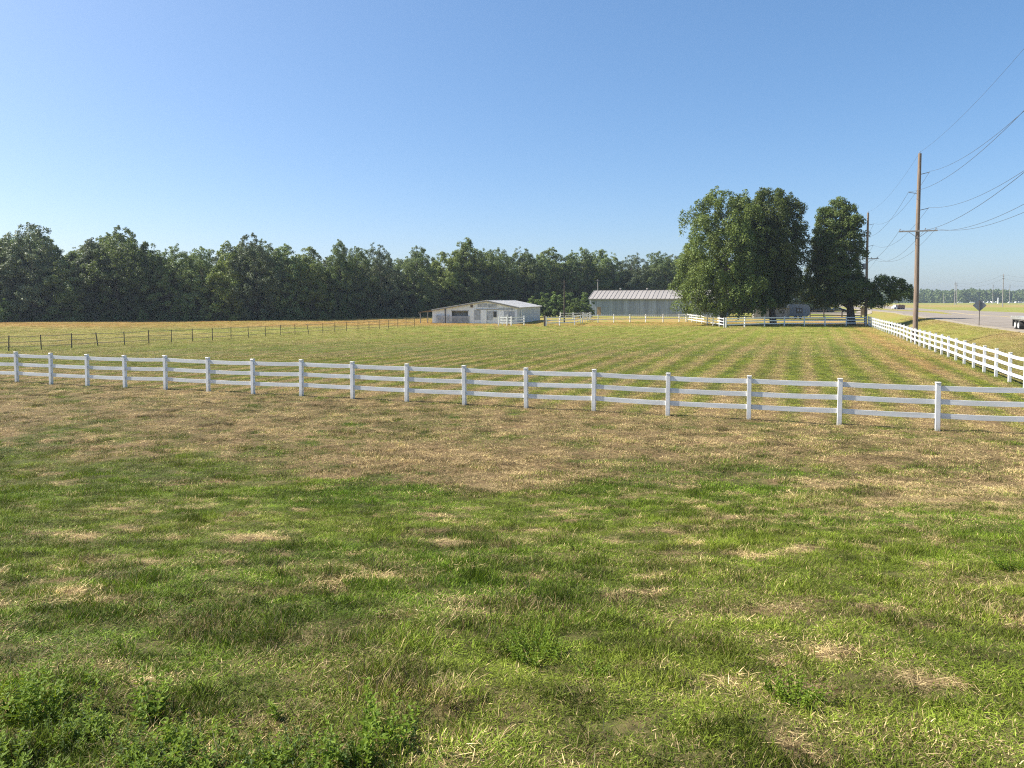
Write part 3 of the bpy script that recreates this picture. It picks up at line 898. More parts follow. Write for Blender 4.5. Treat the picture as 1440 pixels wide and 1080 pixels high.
# side and back walls
sd_n = 22; L_ = SD / sd_n
M_side = ribbed(0, L_ - .01, lambda x: -.15, lambda x: ER - .06, 0, 2).mesh('side_sheet', M['shedside'])
M_left = ribbed(0, L_ - .01, lambda x: -.15, lambda x: EL - .06, 0, 2).mesh('side_sheet', M['shedside'])
for k in range(sd_n):
    o = link('side_sheet', M_side, shed, (SW, k * L_, 0), R(90))
    o = link('side_sheet', M_left, shed, (0, (k + 1) * L_, 0), R(-90))
MB().box((SW + .04, 2.4, -.1), (SW + .08, 3.3, 2.1)).build('side_door', M['white'], shed)
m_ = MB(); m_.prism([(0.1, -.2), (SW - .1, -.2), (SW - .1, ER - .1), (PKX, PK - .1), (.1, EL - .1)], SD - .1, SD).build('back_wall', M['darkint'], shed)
MB().box((2.9, 1.3, -.1), (6.4, 1.36, 2.1)).build('stall_tone_panel', M['shedgrey'], shed)  # added panel; its grey stands for the dim light inside the stall
def roof_slab(xa, za, xb, zb, y0, y1, name, mat, parent, n, t=.04):
    for k in range(n):
        a = y0 + (y1 - y0) * k / n; b = y0 + (y1 - y0) * (k + 1) / n - .012
        MB().prism([(xa, za), (xb, zb), (xb, zb + t), (xa, za + t)], a, b).build(name, mat, parent)
    m_ = MB()
    for k in range(n + 1):
        a = y0 + (y1 - y0) * k / n
        m_.prism([(xa, za + t + .002), (xb, zb + t + .002), (xb, zb + t + .05), (xa, za + t + .05)], a - .05, a + .03)
    m_.build('roof_ribs', mat, parent)
sroof = MB().beam((PKX, -.3, PK + .07), (PKX, SD + .2, PK + .07), .3, .04).build('roof', M['shedroof'], shed)
roof_slab(PKX, PK, SW + .35, ER - .08, -.3, SD + .2, 'roof_sheet', M['shedroof'], sroof, 22)
roof_slab(-.0, EL, PKX, PK, -.3, SD + .2, 'roof_sheet', M['shedroof'], sroof, 22)
MB().prism([(-.1, EL - .16), (PKX, PK - .14), (SW + .35, ER - .22), (SW + .35, ER - .08), (PKX, PK + .0), (-.1, EL - .02)], -.36, -.302).build('barge_board', M['graywood'], shed)
# lean-to on the left
lt = MB().prism([(-2.25, EL - .40), (-.02, EL - .03), (-.02, EL + .03), (-2.25, EL - .34)], -.2, 7.5).build('lean_to_roof', M['rust'], shed)
for x, y in ((-2.0, 0), (-.8, 0.1), (-2.0, 3.6), (-2.0, 7.2)):
    MB().tube([(x, y, -.2), (x, y, EL - .40 + (x + 2.25) * .16)], .07, 8).build('lean_to_post', M['graywood'], shed)
MB().beam((-2.0, 0, 1.2), (-2.35, 0, EL - .42), .06, .06).build('lean_to_brace', M['graywood'], shed)

# --- small grey building and camper behind the trees
gb = P(1060, 448.3)
hut = thing('outbuilding', 'low grey board outbuilding half hidden behind the big tree trunks', 'outbuilding', gb, -R(14))
HL = 6.6
for k in range(14):
    x0 = k * HL / 14; x1 = (k + 1) * HL / 14 - .012
    if k in (10, 11):
        MB().box((x0, 0, -.1), (x1, .04, 1.05)).build('wall_board', M['graywood'], hut)
        MB().box((x0, 0, 1.7), (x1, .04, 2.15)).build('wall_board', M['graywood'], hut)
    else:
        MB().box((x0, 0, -.1), (x1, .04, 2.15)).build('wall_board', M['graywood'], hut)
wn = MB().box((HL * 10 / 14, .02, 1.06), (HL * 12 / 14, .035, 1.69)).build('window', M['glass'], hut)
MB().box((HL * 11 / 14 + .08, .0, 1.2), (HL * 11 / 14 + .25, .018, 1.45)).build('paper_sheet', M['cloth'], wn)
for bx in ((0, .045, -.1, .05, 3.4, 2.1), (HL - .06, .045, -.1, HL - .01, 3.4, 2.1), (0, 3.4, -.1, HL, 3.45, 2.4)):
    MB().box(bx[:3], bx[3:]).build('wall', M['graywood'], hut)
MB().prism([(-.2, 2.15), (HL + .2, 2.15), (HL + .2, 2.23), (-.2, 2.23)], -.25, 3.6).build('roof', M['roofrib'], hut)
cb = P(1109, 448.0)
cmp_ = thing('camper_trailer', 'dull grey camper trailer with one square window right of the outbuilding', 'camper', cb, -R(14))
CL = 3.95
out = [(0, .55), (0, 2.55), (.12, 2.72), (.4, 2.78), (CL - .6, 2.78), (CL - .22, 2.6), (CL - .05, 2.2), (CL, 1.4), (CL - .1, .75), (CL - .35, .5), (.2, .5)]
MB().prism(out, 0, 2.2).build('body', M['camper'], cmp_)
for k in range(9): MB().box((.12 + k * .42, -.022, .62), (.16 + k * .42, -.002, 2.5)).build('skin_rib', M['camper'], cmp_)
wn = MB().box((1.35, -.035, 1.15), (2.55, -.024, 2.1)).build('window', M['glass'], cmp_)
for bx in ((1.27, -.05, 1.07, 1.35, -.024, 2.18), (2.55, -.05, 1.07, 2.63, -.024, 2.18), (1.35, -.05, 1.07, 2.55, -.024, 1.15), (1.35, -.05, 2.1, 2.55, -.024, 2.18)):
    MB().box(bx[:3], bx[3:]).build('window_frame', M['camper'], wn)
for x in (1.62, 2.08): MB().box((x, -.045, 1.45), (x + .26, -.037, 1.82)).build('curtain', M['cloth'], wn)
for x in (1.3, 2.2):
    m_ = MB(); m_.tube([(x, -.0, .33), (x, .2, .33)], .33, 16); wh = m_.build('wheel', M['black'], cmp_)
    MB().tube([(x, -.012, .33), (x, .0, .33)], .18, 12).build('rim', M['steel'], wh)
MB().box((-.05, .1, .40), (CL - .4, 2.1, .499)).build('chassis', M['black'], cmp_)

# --- dark board fence, board panel and cars in the yard
dfp = [P(px, 446.8) for px in (1139, 1158.5, 1184, 1193, 1211)]
df = thing('board_fence', 'dark brown board fence behind the shaded white fence under the right tree', 'fence', dfp[0])
for i, p in enumerate(dfp):
    MB().box((-.09, -.09, -.2), (.09, .09, 1.75)).build('post', M['darkwood'], df, p - dfp[0])
for a, b in zip(dfp[:-1], dfp[1:]):
    for h in (.45, .98, 1.5):
        MB().beam(a - dfp[0] + Vector((.1, -.12, h)), b - dfp[0] + Vector((-.02, -.12, h)), .04, .17).build('board', M['darkwood'], df)
bp = P(1210.2, 447.5)
t = thing('plywood_screen', 'upright tan board screen between the right tree trunk and second pole', 'screen', bp, -R(10))
pwid = 0.9
for k in range(4): MB().box((k * .27, 0, .55), (k * .27 + .26, .04, 2.2)).build('board', M['tanwood'], t)
for x in (.0, .98): MB().box((x, .045, -.1), (x + .1, .13, 2.25)).build('post', M['darkwood'], t)

def car(p, rz, paint, label, group=None, detail=True, pickup=False, sc=1.0):
    t = thing('parked_car', label, 'car', p, rz, group); t.scale = (sc,) * 3
    if pickup: o = [(-2.5, .45), (-2.5, 1.05), (-.5, 1.05), (-.45, 1.65), (-.25, 1.78), (.8, 1.78), (1.35, 1.15), (2.35, 1.05), (2.5, .8), (2.5, .4)]
    else: o = [(-2.2, .4), (-2.2, .95), (-1.75, 1.05), (-1.15, 1.5), (.35, 1.5), (1.05, 1.0), (2.05, .85), (2.2, .65), (2.2, .35)]
    MB().prism(o, -.88, .88).build('body', paint, t)
    for s_ in (-1, 1):
        y = .885 * s_
        xx = (-.3, .7) if pickup else (-1.25, .5)
        mb = MB().prism([(xx[0], 1.08), (xx[0] + .25, 1.42), (xx[1] - .3, 1.42), (xx[1] + .15, 1.08)], min(y, y + .012 * s_), max(y, y + .012 * s_))
        mb.build('side_window', M['glass'], t)
        for x in (-1.45, 1.4):
            MB().tube([(x, y - .1 * s_, .33), (x, y + .03 * s_, .33)], .33, 12).build('wheel', M['black'], t)
    return t
c1 = P(1163, 438.5); car(c1, 0.15, CAR['white'], 'white car parked in the gravel yard, left of two, under the right tree', 'two cars in the gravel yard')
c2 = P(1179, 438.2); car(c2, -0.5, CAR['white'], 'white car parked in the yard nearest the right tree trunk', 'two cars in the gravel yard')

# --- cars, houses and bits along the far field edge
rr = random.Random(11)
for k, px in enumerate([1331, 1350, 1371, 1384, 1391, 1394, 1398, 1402, 1421, 1429, 1433, 1438, 1446, 1455, 1367]):
    Y = 820 + rr.uniform(-40, 60)
    p = at(px, 425, Y); p.z = T(p.x, p.y)
    car(p, rr.uniform(-.5, .5), CAR[rr.choice(['white', 'white', 'silver', 'dark', 'white'])],
        'tiny vehicle parked in the row along the far field edge', 'vehicles parked along the far field edge', pickup=rr.random() < .4, sc=1.15)
p = at(1403.5, 425, 700); p.z = T(p.x, p.y)
t = thing('marker_post', 'white marker post standing at the far field edge', 'post', p)
MB().tube([(0, 0, -.3), (0, 0, 5.2)], [.55, .5], 8).build('post_shaft', M['white'], t)
MB().tube([(0, 0, 5.2), (0, 0, 5.8)], [.6, .2], 8).build('post_top', M['white'], t)

# --- road sign seen from behind
sg = P(1376.8, 458.2)
t = thing('road_sign', 'diamond road sign seen from its bare grey back beside the road', 'sign', sg, -R(25))
zc = at(1376, 429.4, sg.y).z - sg.z
mb = MB(); a = 0.66
ring = []
for i in range(4):
    c = Vector((math.cos(i * math.pi / 2) * a, 0, math.sin(i * math.pi / 2) * a))
    n_ = Vector((math.cos((i + 1) * math.pi / 2) * a, 0, math.sin((i + 1) * math.pi / 2) * a)); pv = Vector((math.cos((i - 1) * math.pi / 2) * a, 0, math.sin((i - 1) * math.pi / 2) * a))
    ring += [c.lerp(pv, .06), c.lerp(n_, .06)]
mb.prism([(q.x, zc + q.z) for q in ring], .04, .046); mb.build('sign_plate', M['signback'], t)
MB().box((-.03, -.02, -.3), (.03, .037, zc + .5)).build('sign_post', M['tpost'], t)
for z in (zc - .3, zc + .3): MB().tube([(0, -.03, z), (0, -.021, z)], .018, 6).build('bolt', M['steel'], t)

# --- flatbed trailer at the right edge
tb = P(1428.5, 463.5)
tr = thing('flatbed_trailer', 'flat silver trailer with white wheels cut by the right edge of the picture', 'trailer', tb, math.atan2(-UY, -UX))
# local +x runs towards the camera along the road, local -y is the side away
MB().box((-1.2, -.12, 1.14), (9.2, 2.35, 1.26)).build('deck', M['deck'], tr)
MB().box((-1.2, -.17, 1.0), (9.2, -.13, 1.28)).build('side_rail', M['deck'], tr)
MB().box((-1.25, -.1, .98), (-1.21, 2.3, 1.24)).build('rear_beam', M['deck'], tr)
for y in (1.6, .6): MB().box((-1.0, y - .06, .85), (11.0, y + .06, 1.135)).build('frame_beam', M['black'], tr)
for y0 in (1.78, -.07): MB().box((-.95, y0, .28), (-.92, y0 + .52, .97)).build('mud_flap', M['black'], tr)
for x in (0.0, 1.15):
    for y0, y1, yr in ((-.08, .32, -.08), (1.95, 2.3, 2.301)):
        wh = MB().tube([(x, y0, .43), (x, y0 + .03, .43), (x, y1 - .03, .43), (x, y1, .43)], [.36, .42, .42, .36], 20).build('wheel', M['black'], tr)
        MB().tube([(x, yr - .01, .43), (x, yr + .012, .43)], .25, 16).build('rim', M['white'], wh)
MB().box((-.55, -.10, .9), (1.7, .30, .97)).build('fender', M['deck'], tr)
MB().box((9.2, .95, .8), (11.6, 1.25, .95)).build('hitch_beam', M['black'], tr)
MB().box((5.2, -.12, .1), (5.35, .0, 1.0)).build('landing_leg', M['steel'], tr)
ld = thing('tarped_load', 'low black tarped load lying on the silver trailer deck', 'load', tb + Matrix.Rotation(math.atan2(-UY, -UX), 3, 'Z') @ Vector((1.9, 1.1, 1.265)), math.atan2(-UY, -UX))
MB().prism([(-1.1, 0), (-1.0, .5), (-.6, .72), (.1, .62), (.8, .78), (1.7, .6), (1.9, 0)], -.7, .75).build('tarp', M['black'], ld)
for x in (-.5, .9): MB().box((x, -.72, .0), (x + .06, .78, .80)).build('strap', M['deck'], ld)

# --- dump truck far down the road
tk = P(1263.5, 435.2)
dt = thing('dump_truck', 'brown tipper truck with white cab far down the road right of the dark boughs', 'truck', tk, R(180 + 14))
ks = 0.0165 * tk.y / 7.0
dt.scale = (ks, ks, ks)
MB().prism([(-3.5, .95), (-3.7, 2.5), (1.3, 2.5), (1.5, 2.9), (1.7, 2.5), (1.2, .95)], -1.2, 1.2).build('tipper_body', M['truckbody'], dt)
for x in (-2.8, -1.8, -.8, .2): MB().box((x, 1.21, 1.0), (x + .12, 1.29, 2.45)).build('body_rib', M['truckbody'], dt); MB().box((x, -1.29, 1.0), (x + .12, -1.21, 2.45)).build('body_rib', M['truckbody'], dt)
MB().prism([(-3.4, 2.5), (-2.2, 2.85), (-1, 2.7), (.2, 3.0), (1.1, 2.5)], -1.0, 1.0).build('earth_load', M['dirt'], dt)
cb_ = MB().prism([(1.8, .7), (1.8, 2.7), (2.9, 2.7), (3.1, 1.75), (4.1, 1.6), (4.2, .7)], -1.1, 1.1).build('cab', M['white'], dt)
for s_ in (-1, 1): MB().prism([(2.1, 1.75), (2.1, 2.45), (2.75, 2.45), (2.95, 1.75)], min(1.11 * s_, 1.13 * s_), max(1.11 * s_, 1.13 * s_)).build('cab_window', M['glass'], cb_)
MB().box((-3.5, -.5, .6), (4.0, .5, .9)).build('chassis', M['black'], dt)
for x in (-3.0, -1.8, -.6, 3.2):
    for s_ in (-1, 1):
        wh = MB().tube([(x, .8 * s_, .52), (x, 1.12 * s_, .52)], .52, 16).build('wheel', M['black'], dt)
        MB().tube([(x, 1.125 * s_, .52), (x, 1.14 * s_, .52)], .25, 12).build('rim', M['steel'], wh)

# ------------------------------------------------------------------ trees
def tree_meshes(seed, levels, n_bough, leaves, leaf, clump=(.8, 1.5), trunk_r=.3, trunk_h=None, lobe=.22, fill=.3, mat='leaf', bark='bark', trunk_x=0.0, extra=(), droop=0.0, spike=10):
    """levels: (z, cx, r) from bottom to top. Returns trunk mesh, crown mesh. Boughs sit near the surface of the
    solid given by levels; each carries a clump of leaf faces."""
    g = np.random.default_rng(seed)
    lz = np.array([l[0] for l in levels]); lc = np.array([l[1] for l in levels]); lr = np.array([l[2] for l in levels])
    z0, z1 = lz[0], lz[-1]
    # sample heights weighted by circumference
    zz = np.linspace(z0, z1, 200); rw_ = np.interp(zz, lz, lr) + .4
    cdf = np.cumsum(rw_); cdf /= cdf[-1]
    u = (np.arange(n_bough) + g.random(n_bough)) / n_bough
    bz = np.interp(u, cdf, zz); g.shuffle(bz)
    th = g.random(n_bough) * 2 * math.pi
    lob = 1 + lobe * (np.sin(th * 3 + seed + bz * .5) * .5 + np.sin(th * 5 + seed * 2.3 - bz * .9) * .5) + g.normal(0, .09, n_bough)
    inner = g.random(n_bough) < fill
    rad = np.interp(bz, lz, lr) * lob * np.where(inner, g.uniform(.25, .75, n_bough), g.uniform(.82, 1.0, n_bough))
    cx = np.interp(bz, lz, lc)
    C_ = np.stack([cx + np.cos(th) * rad, np.sin(th) * rad, bz], 1)
    cr = g.uniform(clump[0], clump[1], n_bough) * (0.65 + 0.35 * np.clip(np.interp(bz, lz, lr) / (lr.max()), 0, 1))
    if spike:
        st = g.integers(0, n_bough, spike)
        tops = C_[st].copy(); tops[:, 2] += g.uniform(.3, 1.1, spike) * (tops[:, 2] > (z0 + z1) / 2); cr_s = g.uniform(.35, .6, spike)
        C_ = np.concatenate([C_, tops]); cr = np.concatenate([cr, cr_s])
    for (ex, ey, ez, er) in extra:
        C_ = np.concatenate([C_, [[ex, ey, ez]]]); cr = np.concatenate([cr, [er]])
    n = len(C_)
    cnt = np.maximum((leaves * (cr / cr.mean()) ** 2).astype(int), 8)
    idx = np.repeat(np.arange(n), cnt); m = len(idx)
    d = g.normal(size=(m, 3)); d /= np.linalg.norm(d, axis=1)[:, None]
    outw = C_[idx] - np.stack([np.interp(C_[idx][:, 2], lz, lc), np.zeros(m), C_[idx][:, 2] - 1.5], 1)
    outw /= np.linalg.norm(outw, axis=1)[:, None] + 1e-6
    d = d + outw * .45; d[:, 2] += .15; d /= np.linalg.norm(d, axis=1)[:, None]
    rr_ = cr[idx] * g.uniform(.45, 1.08, m)
    pos = C_[idx] + d * rr_[:, None] * np.array([1, 1, .78])
    pos[:, 2] -= droop * rr_ * (1 - d[:, 2])
    pos[:, 2] = np.maximum(pos[:, 2], .15)
    nrm = d * .8 + g.normal(size=(m, 3)) * .55 + np.array([0, 0, .45]); nrm /= np.linalg.norm(nrm, axis=1)[:, None]
    t1 = np.cross(nrm, g.normal(size=(m, 3))); t1 /= np.linalg.norm(t1, axis=1)[:, None]
    t2 = np.cross(nrm, t1)
    ls = leaf * g.uniform(.55, 1.25, m)
    a = t1 * ls[:, None]; b = t2 * (ls * g.uniform(.4, .75, m))[:, None]
    bend = nrm * (ls * g.uniform(-.25, .1, m))[:, None]
    vs = np.stack([pos - a + bend, pos + b, pos + a + bend, pos - b], 1).reshape(-1, 3)
    q = np.arange(m * 4).reshape(m, 4)
    cl = g.random(n)
    rn = np.repeat(np.clip(cl[idx] * .55 + g.random(m) * .45, 0, 1), 4)
    crown = fast_mesh('crown', vs, [q], M[mat], {'rnd': rn})
    # trunk and limbs
    mb = MB(); top = trunk_h or (z0 + (z1 - z0) * .8)
    path = []
    cxt = lambda z: trunk_x + (np.interp(z, lz, lc) - trunk_x) * min(1, max(0, z / max(top, .1)))
    for k in range(6):
        f = k / 5; path.append((cxt(top * f) + (g.normal() * .12 if k else 0), g.normal() * .12 if k else 0, -.3 if k == 0 else top * f))
    mb.tube(path, [trunk_r * 1.35, trunk_r, trunk_r * .82, trunk_r * .62, trunk_r * .42, trunk_r * .15], 8)
    sel = g.permutation(n_bough)[:min(46, n_bough)]
    for k in sel:
        e = C_[k]; zb_ = max(.12 * top, min(top * .92, e[2] - g.uniform(.5, 2.5)))
        p0_ = np.array([np.interp(zb_, [p[2] for p in path], [p[0] for p in path]), 0, zb_])
        mid_ = (p0_ + e) / 2 + np.array([0, 0, .35])
        r0 = trunk_r * .3 * (1 - zb_ / top * .6)
        mb.tube([p0_, mid_, e], [r0, r0 * .6, .02], 5, False)
    return mb.mesh('trunk', M[bark]), crown

def plant_tree(tm, cm, loc, label, name='tree', sc=(1, 1, 1), rz=0, group=None, cat='tree'):
    t = thing(name, label, cat, loc, rz, group)
    t.scale = sc
    if tm: link('trunk', tm, t)
    link('crown', cm, t)
    return t

# -- the big yard trees, each from its own outline
def outline_levels(rows, Y, ground_z, cx_px):
    out_ = []
    for y, l, r in rows:
        a = at(l, y, Y); b = at(r, y, Y); c = at(cx_px, y, Y)
        out_.append((a.z - ground_z, (a.x + b.x) / 2 - c.x, (b.x - a.x) / 2 * .89))
    return sorted(out_)
def big(rows, px, Y, label, seed, nb, leaves, **kw):
    Y -= 7; b = at(px, 450, Y); gz = T(b.x, b.y)
    lv = outline_levels(rows, Y, gz, px)
    tm, cm = tree_meshes(seed, lv, int(nb * 2.3), int(leaves * .95), .145, (.45, 1.15), mat='leafbig', lobe=.21, fill=.45, spike=130, **kw)
    return plant_tree(tm, cm, (b.x, b.y, gz), label, 'yard_tree', group='big trees round the farm yard')
A_rows = [(270, 1002, 1030), (278, 986, 1052), (290, 974, 1064), (310, 964, 1074), (340, 957, 1082), (375, 954, 1086), (405, 953, 1086), (425, 957, 1082), (438, 970, 1062)]
big(A_rows, 1017, 111, 'huge broad yard tree on the left with drooping yellow-green boughs over the barn end', 3, 330, 105, trunk_r=.42, droop=.45)
B_rows = [(267, 1072, 1098), (276, 1056, 1112), (290, 1044, 1121), (315, 1036, 1128), (345, 1032, 1138), (372, 1032, 1130), (400, 1034, 1133), (418, 1038, 1122), (430, 1050, 1098)]
big(B_rows, 1088, 113, 'huge dark yard tree joined to the right of the broad one', 5, 300, 105, trunk_r=.42, droop=.3)
C_rows = [(283, 1173, 1187), (292, 1159, 1198), (310, 1149, 1204), (330, 1141, 1209), (350, 1138, 1210), (372, 1142, 1208), (390, 1140, 1212), (405, 1134, 1226), (418, 1134, 1228), (428, 1146, 1218)]
gb_ = at(1198, 445, 107)
exC = []
gg = random.Random(8)
for k in range(110):
    u_, v_ = gg.uniform(0, 1), gg.uniform(-1, 1)
    px = 1205 + 58 * u_; py = 411 - 2 * u_ + v_ * 20 * (1 - .5 * u_ ** 3)
    q = at(px, py, 107); exC.append((q.x - gb_.x, gg.uniform(-4.6, 1.2), q.z - T(gb_.x, gb_.y), gg.uniform(.45, .95)))
big(C_rows, 1198, 114, 'tall narrow dark yard tree with one low bough reaching right to the pole', 9, 290, 100, trunk_r=.5, extra=exC)

D_rows = [(318, 1060, 1085), (332, 1045, 1100), (355, 1036, 1110), (385, 1034, 1116), (410, 1038, 1112), (424, 1050, 1100)]
big(D_rows, 1072, 147, 'dark yard tree hidden behind the joined pair, over the outbuilding', 13, 150, 90, trunk_r=.4)
# -- woodland edge: shared crowns, each tree its own object
VAR = []
specs = [ # levels normalised: height 10, radius as given
    [(0.2, 0, 2.3), (1.5, 0, 3.0), (4, .1, 3.2), (6.5, 0, 2.9), (8.3, .1, 2.1), (9.3, .2, 1.1), (9.9, .2, .3)],
    [(0.2, 0, 2.0), (2, 0, 2.6), (4.5, .2, 2.7), (7, .3, 2.4), (8.6, .4, 1.5), (9.8, .5, .4)],
    [(0.3, 0, 2.4), (2, -.2, 3.1), (4.5, -.3, 3.3), (6.8, .1, 3.0), (8.0, .5, 2.3), (9.2, .7, 1.2), (9.9, .8, .3)],
    [(0.3, 0, 2.2), (3, .0, 2.5), (6, -.2, 2.3), (8, -.3, 1.6), (9.9, -.2, .3)],
    [(0.2, 0, 2.6), (2.5, .2, 3.3), (5.0, .1, 3.4), (7.2, -.3, 3.1), (8.8, -.6, 2.0), (9.8, -.5, .6)],
    [(0.2, 0, 1.8), (2, .2, 2.2), (5, .1, 2.3), (7.5, -.1, 1.9), (9, 0, 1.0), (10, 0, .2)]]
for k, lv in enumerate(specs):
    f = 1.6
    lv2 = [(z * f, c * f, r * f) for z, c, r in lv]
    tm, cm = tree_meshes(40 + k, lv2, 300, 74, .17, (.4, 1.15), trunk_r=.24, fill=.25, lobe=.34, spike=34)
    VAR.append((tm, cm))
# open-crowned variants with pale bare stems
for k in range(2):
    lv2 = [(6.0, 0, 1.2), (7.5, 0, 2.3), (10, .2, 2.6), (13, .1, 2.3), (15, 0, 1.3), (16, 0, .3)]
    VAR.append(tree_meshes(60 + k, lv2, 90, 55, .24, (.55, 1.1), trunk_r=.17, fill=.2, lobe=.3, spike=12, bark='palebark', trunk_h=14))
def recolour(me, m_):
    c = me.copy(); c.materials.clear(); c.materials.append(M[m_]); return c
M['leafyellow'] = leaf_mat('yellowish_woodland_leaves', (0.075, 0.105, 0.026), (0.22, 0.26, 0.07), 0.30, (0.20, 0.26, 0.04), rv=.2)
M['leafgrey'] = leaf_mat('greyish_woodland_leaves', (0.055, 0.078, 0.040), (0.165, 0.20, 0.105), 0.25, (0.14, 0.18, 0.07), rv=.2)
VARY = [(t_, recolour(c_, 'leafyellow')) for t_, c_ in VAR]; VARG = [(t_, recolour(c_, 'leafgrey')) for t_, c_ in VAR]
def species_or_lit(lab, k):
    if 'pale' in lab or 'yellow' in lab or 'lit ' in lab: return VARY  # a tree labelled lit gets yellower leaves, sunlight put into their colour
    if 'dark' in lab: return VAR
    return (VAR, VARG, VARY, VARG, VAR)[k % 5]
SK = [(-400, 330), (0, 325), (20, 318), (55, 314), (78, 330), (88, 352), (104, 352), (120, 338), (150, 320), (165, 317), (190, 332), (208, 340), (240, 345), (285, 346), (300, 352), (318, 340), (345, 332), (372, 330),
      (398, 344), (420, 356), (438, 348), (478, 337), (495, 347), (530, 345), (552, 360), (585, 346), (605, 356), (630, 352), (655, 334), (680, 347), (730, 350), (790, 349), (850, 350), (872, 360), (900, 357), (925, 350), (960, 350), (1010, 352), (1110, 372), (1300, 380)]
def sky_y(px): return float(np.interp(px, [a for a, _ in SK], [b for _, b in SK]))
BASE = [(-400, 458), (0, 452.5), (200, 451.5), (360, 451), (470, 449), (590, 445.5), (700, 443.5), (830, 441.5), (980, 440.5), (1300, 439)]
def base_y(px): return float(np.interp(px, [a for a, _ in BASE], [b for _, b in BASE]))
# front row: px, top y (None = skyline), half width px, variant, label
front = [
 (-60, 330, 58, 4, 'broad wood-edge tree just left of the picture'),
 (8, 334, 34, 1, 'dark tree at the very left edge of the wood'),
 (48, 311, 40, 0, 'tall ragged tree near the left edge, first peak of the treeline'),
 (104, 353, 30, 3, 'shorter tree filling the gap after the first peak'),
 (132, 334, 26, 5, 'narrow shoulder tree left of the second peak'),
 (166, 316, 38, 2, 'tall dark tree making the second peak of the treeline'),
 (206, 338, 26, 1, 'rounded tree just right of the second peak'),
 (240, 344, 32, 4, 'broad flat-topped tree right of the second peak'),
 (286, 345, 28, 0, 'dense tree before the dip left of the third peak'),
 (322, 338, 28, 3, 'lit tree on the left flank of the third peak'),
 (361, 327, 34, 2, 'tall many-tipped tree making the third peak'),
 (402, 342, 26, 5, 'dark narrow tree right of the third peak'),
 (438, 345, 28, 1, 'conical tree with a pointed tip after the dip'),
 (478, 336, 17, 5, 'slim dark tree poking above the row in mid wood'),
 (503, 345, 27, 0, 'rounded tree right of the slim dark one'),
 (536, 343, 28, 4, 'broad tree with a twin top in mid wood'),
 (583, 345, 30, 2, 'dark rounded tree above the left end of the shed'),
 (622, 352, 26, 1, 'dark tree left of the tall pale one'),
 (658, 333, 27, 3, 'tall paler tree rising behind the shed roof'),
 (700, 347, 27, 0, 'dense tree over the right half of the shed'),
 (738, 349, 27, 4, 'rounded tree right of the shed'),
 (775, 347, 24, 5, 'narrow pale-stemmed tree behind the saplings'),
 (815, 347, 30, 2, 'yellow-green topped tree left of the barn'),
 (846, 349, 24, 1, 'dark tree above the left end of the barn'),
 (884, 357, 30, 4, 'broad low tree above the middle of the barn'),
 (925, 352, 28, 0, 'dark tree with a spreading top above the barn roof'),
 (962, 350, 28, 2, 'tree behind the right end of the barn beside the huge tree')]
g3 = random.Random(5)
for px, ty, hw, vi, lab in front:
    b = P(px, base_y(px)); Y = b.y + (3 if px < 590 else 6)
    b = at(px, base_y(px), Y); b.z = T(b.x, b.y)
    H = at(px, ty, Y).z - b.z
    lv = specs[vi] if vi < 6 else None
    rmax = max(r for _, _, r in lv) * 1.6
    wm = hw * 1.12 * Y / 1000 / (rmax * 1.1)
    plant_tree(*species_or_lit(lab, int(abs(px)) // 7)[vi], (b.x, b.y, b.z), lab, 'tree', (wm, wm, H / 16.3), g3.choice([0, .6, -.7, 2.9, 3.4, -2.6]) + g3.uniform(-.2, .2), 'trees of the wood edge')
# back rows
px = -150
while px < 1280:
    for row in range(2):
        q = px + g3.uniform(-6, 6) + row * 11
        Y0 = P(q, base_y(q)).y + 10 + row * 9 + g3.uniform(-2, 2)
        b = at(q, 440, Y0); b.z = T(b.x, b.y)
        if side(b.x, b.y) > -4: continue
        H = (at(q, sky_y(q) + 9 + g3.uniform(-5, 12), Y0).z - b.z)
        vi = g3.randrange(6); wv = g3.uniform(.75, 1.05)
        plant_tree(*(VAR, VARG, VAR, VARY)[g3.randrange(4)][vi], (b.x, b.y, b.z), 'tree standing back inside the wood behind the front row', 'tree', (wv, wv, H / 16.3), g3.uniform(0, 6.28), 'trees deeper in the wood')
    px += 27
# pale-stemmed slender trees
for px, ty, lab in ((762, 357, 'slender pale-stemmed tree, leftmost of three behind the saplings'), (803, 355, 'slender pale-stemmed tree beside the dark yard pole'), (822, 354, 'slender pale-stemmed tree nearest the barn corner')):
    b0 = P(px, base_y(px)); Y = b0.y + 1.0; b = at(px, 440, Y); b.z = T(b.x, b.y); H = at(px, ty, Y).z - b.z
    plant_tree(*VAR[6 + (px % 2)], (b.x, b.y, b.z), lab, 'tree', (.8, .8, H / 16.3), px, 'slender pale-stemmed trees')
# saplings and brush
SAP = []
for k in range(3):
    SAP.append(tree_meshes(80 + k, [(0.1, 0, 1.0), (1.0, 0, 1.5), (2.4, .1, 1.35), (3.4, 0, .8), (4.2, 0, .2)], 46, 60, .15, (.35, .7), trunk_r=.06, fill=.3, mat='leafpale', spike=8))
saps = [(748, 446.5, 27, 'sapling bush against the right end of the shed wall'), (765, 446, 32, 'leafy sapling right of the shed'), (781, 446, 32, 'leafy sapling left of the dark yard pole'),
        (797, 446, 33, 'sapling just behind the dark yard pole'), (810, 447, 26, 'bright yellow-green sapling right of the yard pole'), (822, 446, 32, 'sapling nearest the barn corner'),
        (10, 453, 30, 'pale bush at the left end of the wood edge'), (200, 452, 15, 'small bright bush at the foot of the second peak'), (146, 452, 12, 'low brush between the first and second peaks'),
        (262, 451.6, 12, 'low brush clump at the wood foot left of the third peak'), (482, 449.5, 17, 'pale leafy bush under the slim dark tree'), (455, 450, 11, 'low dark brush left of the pale leafy bush')]
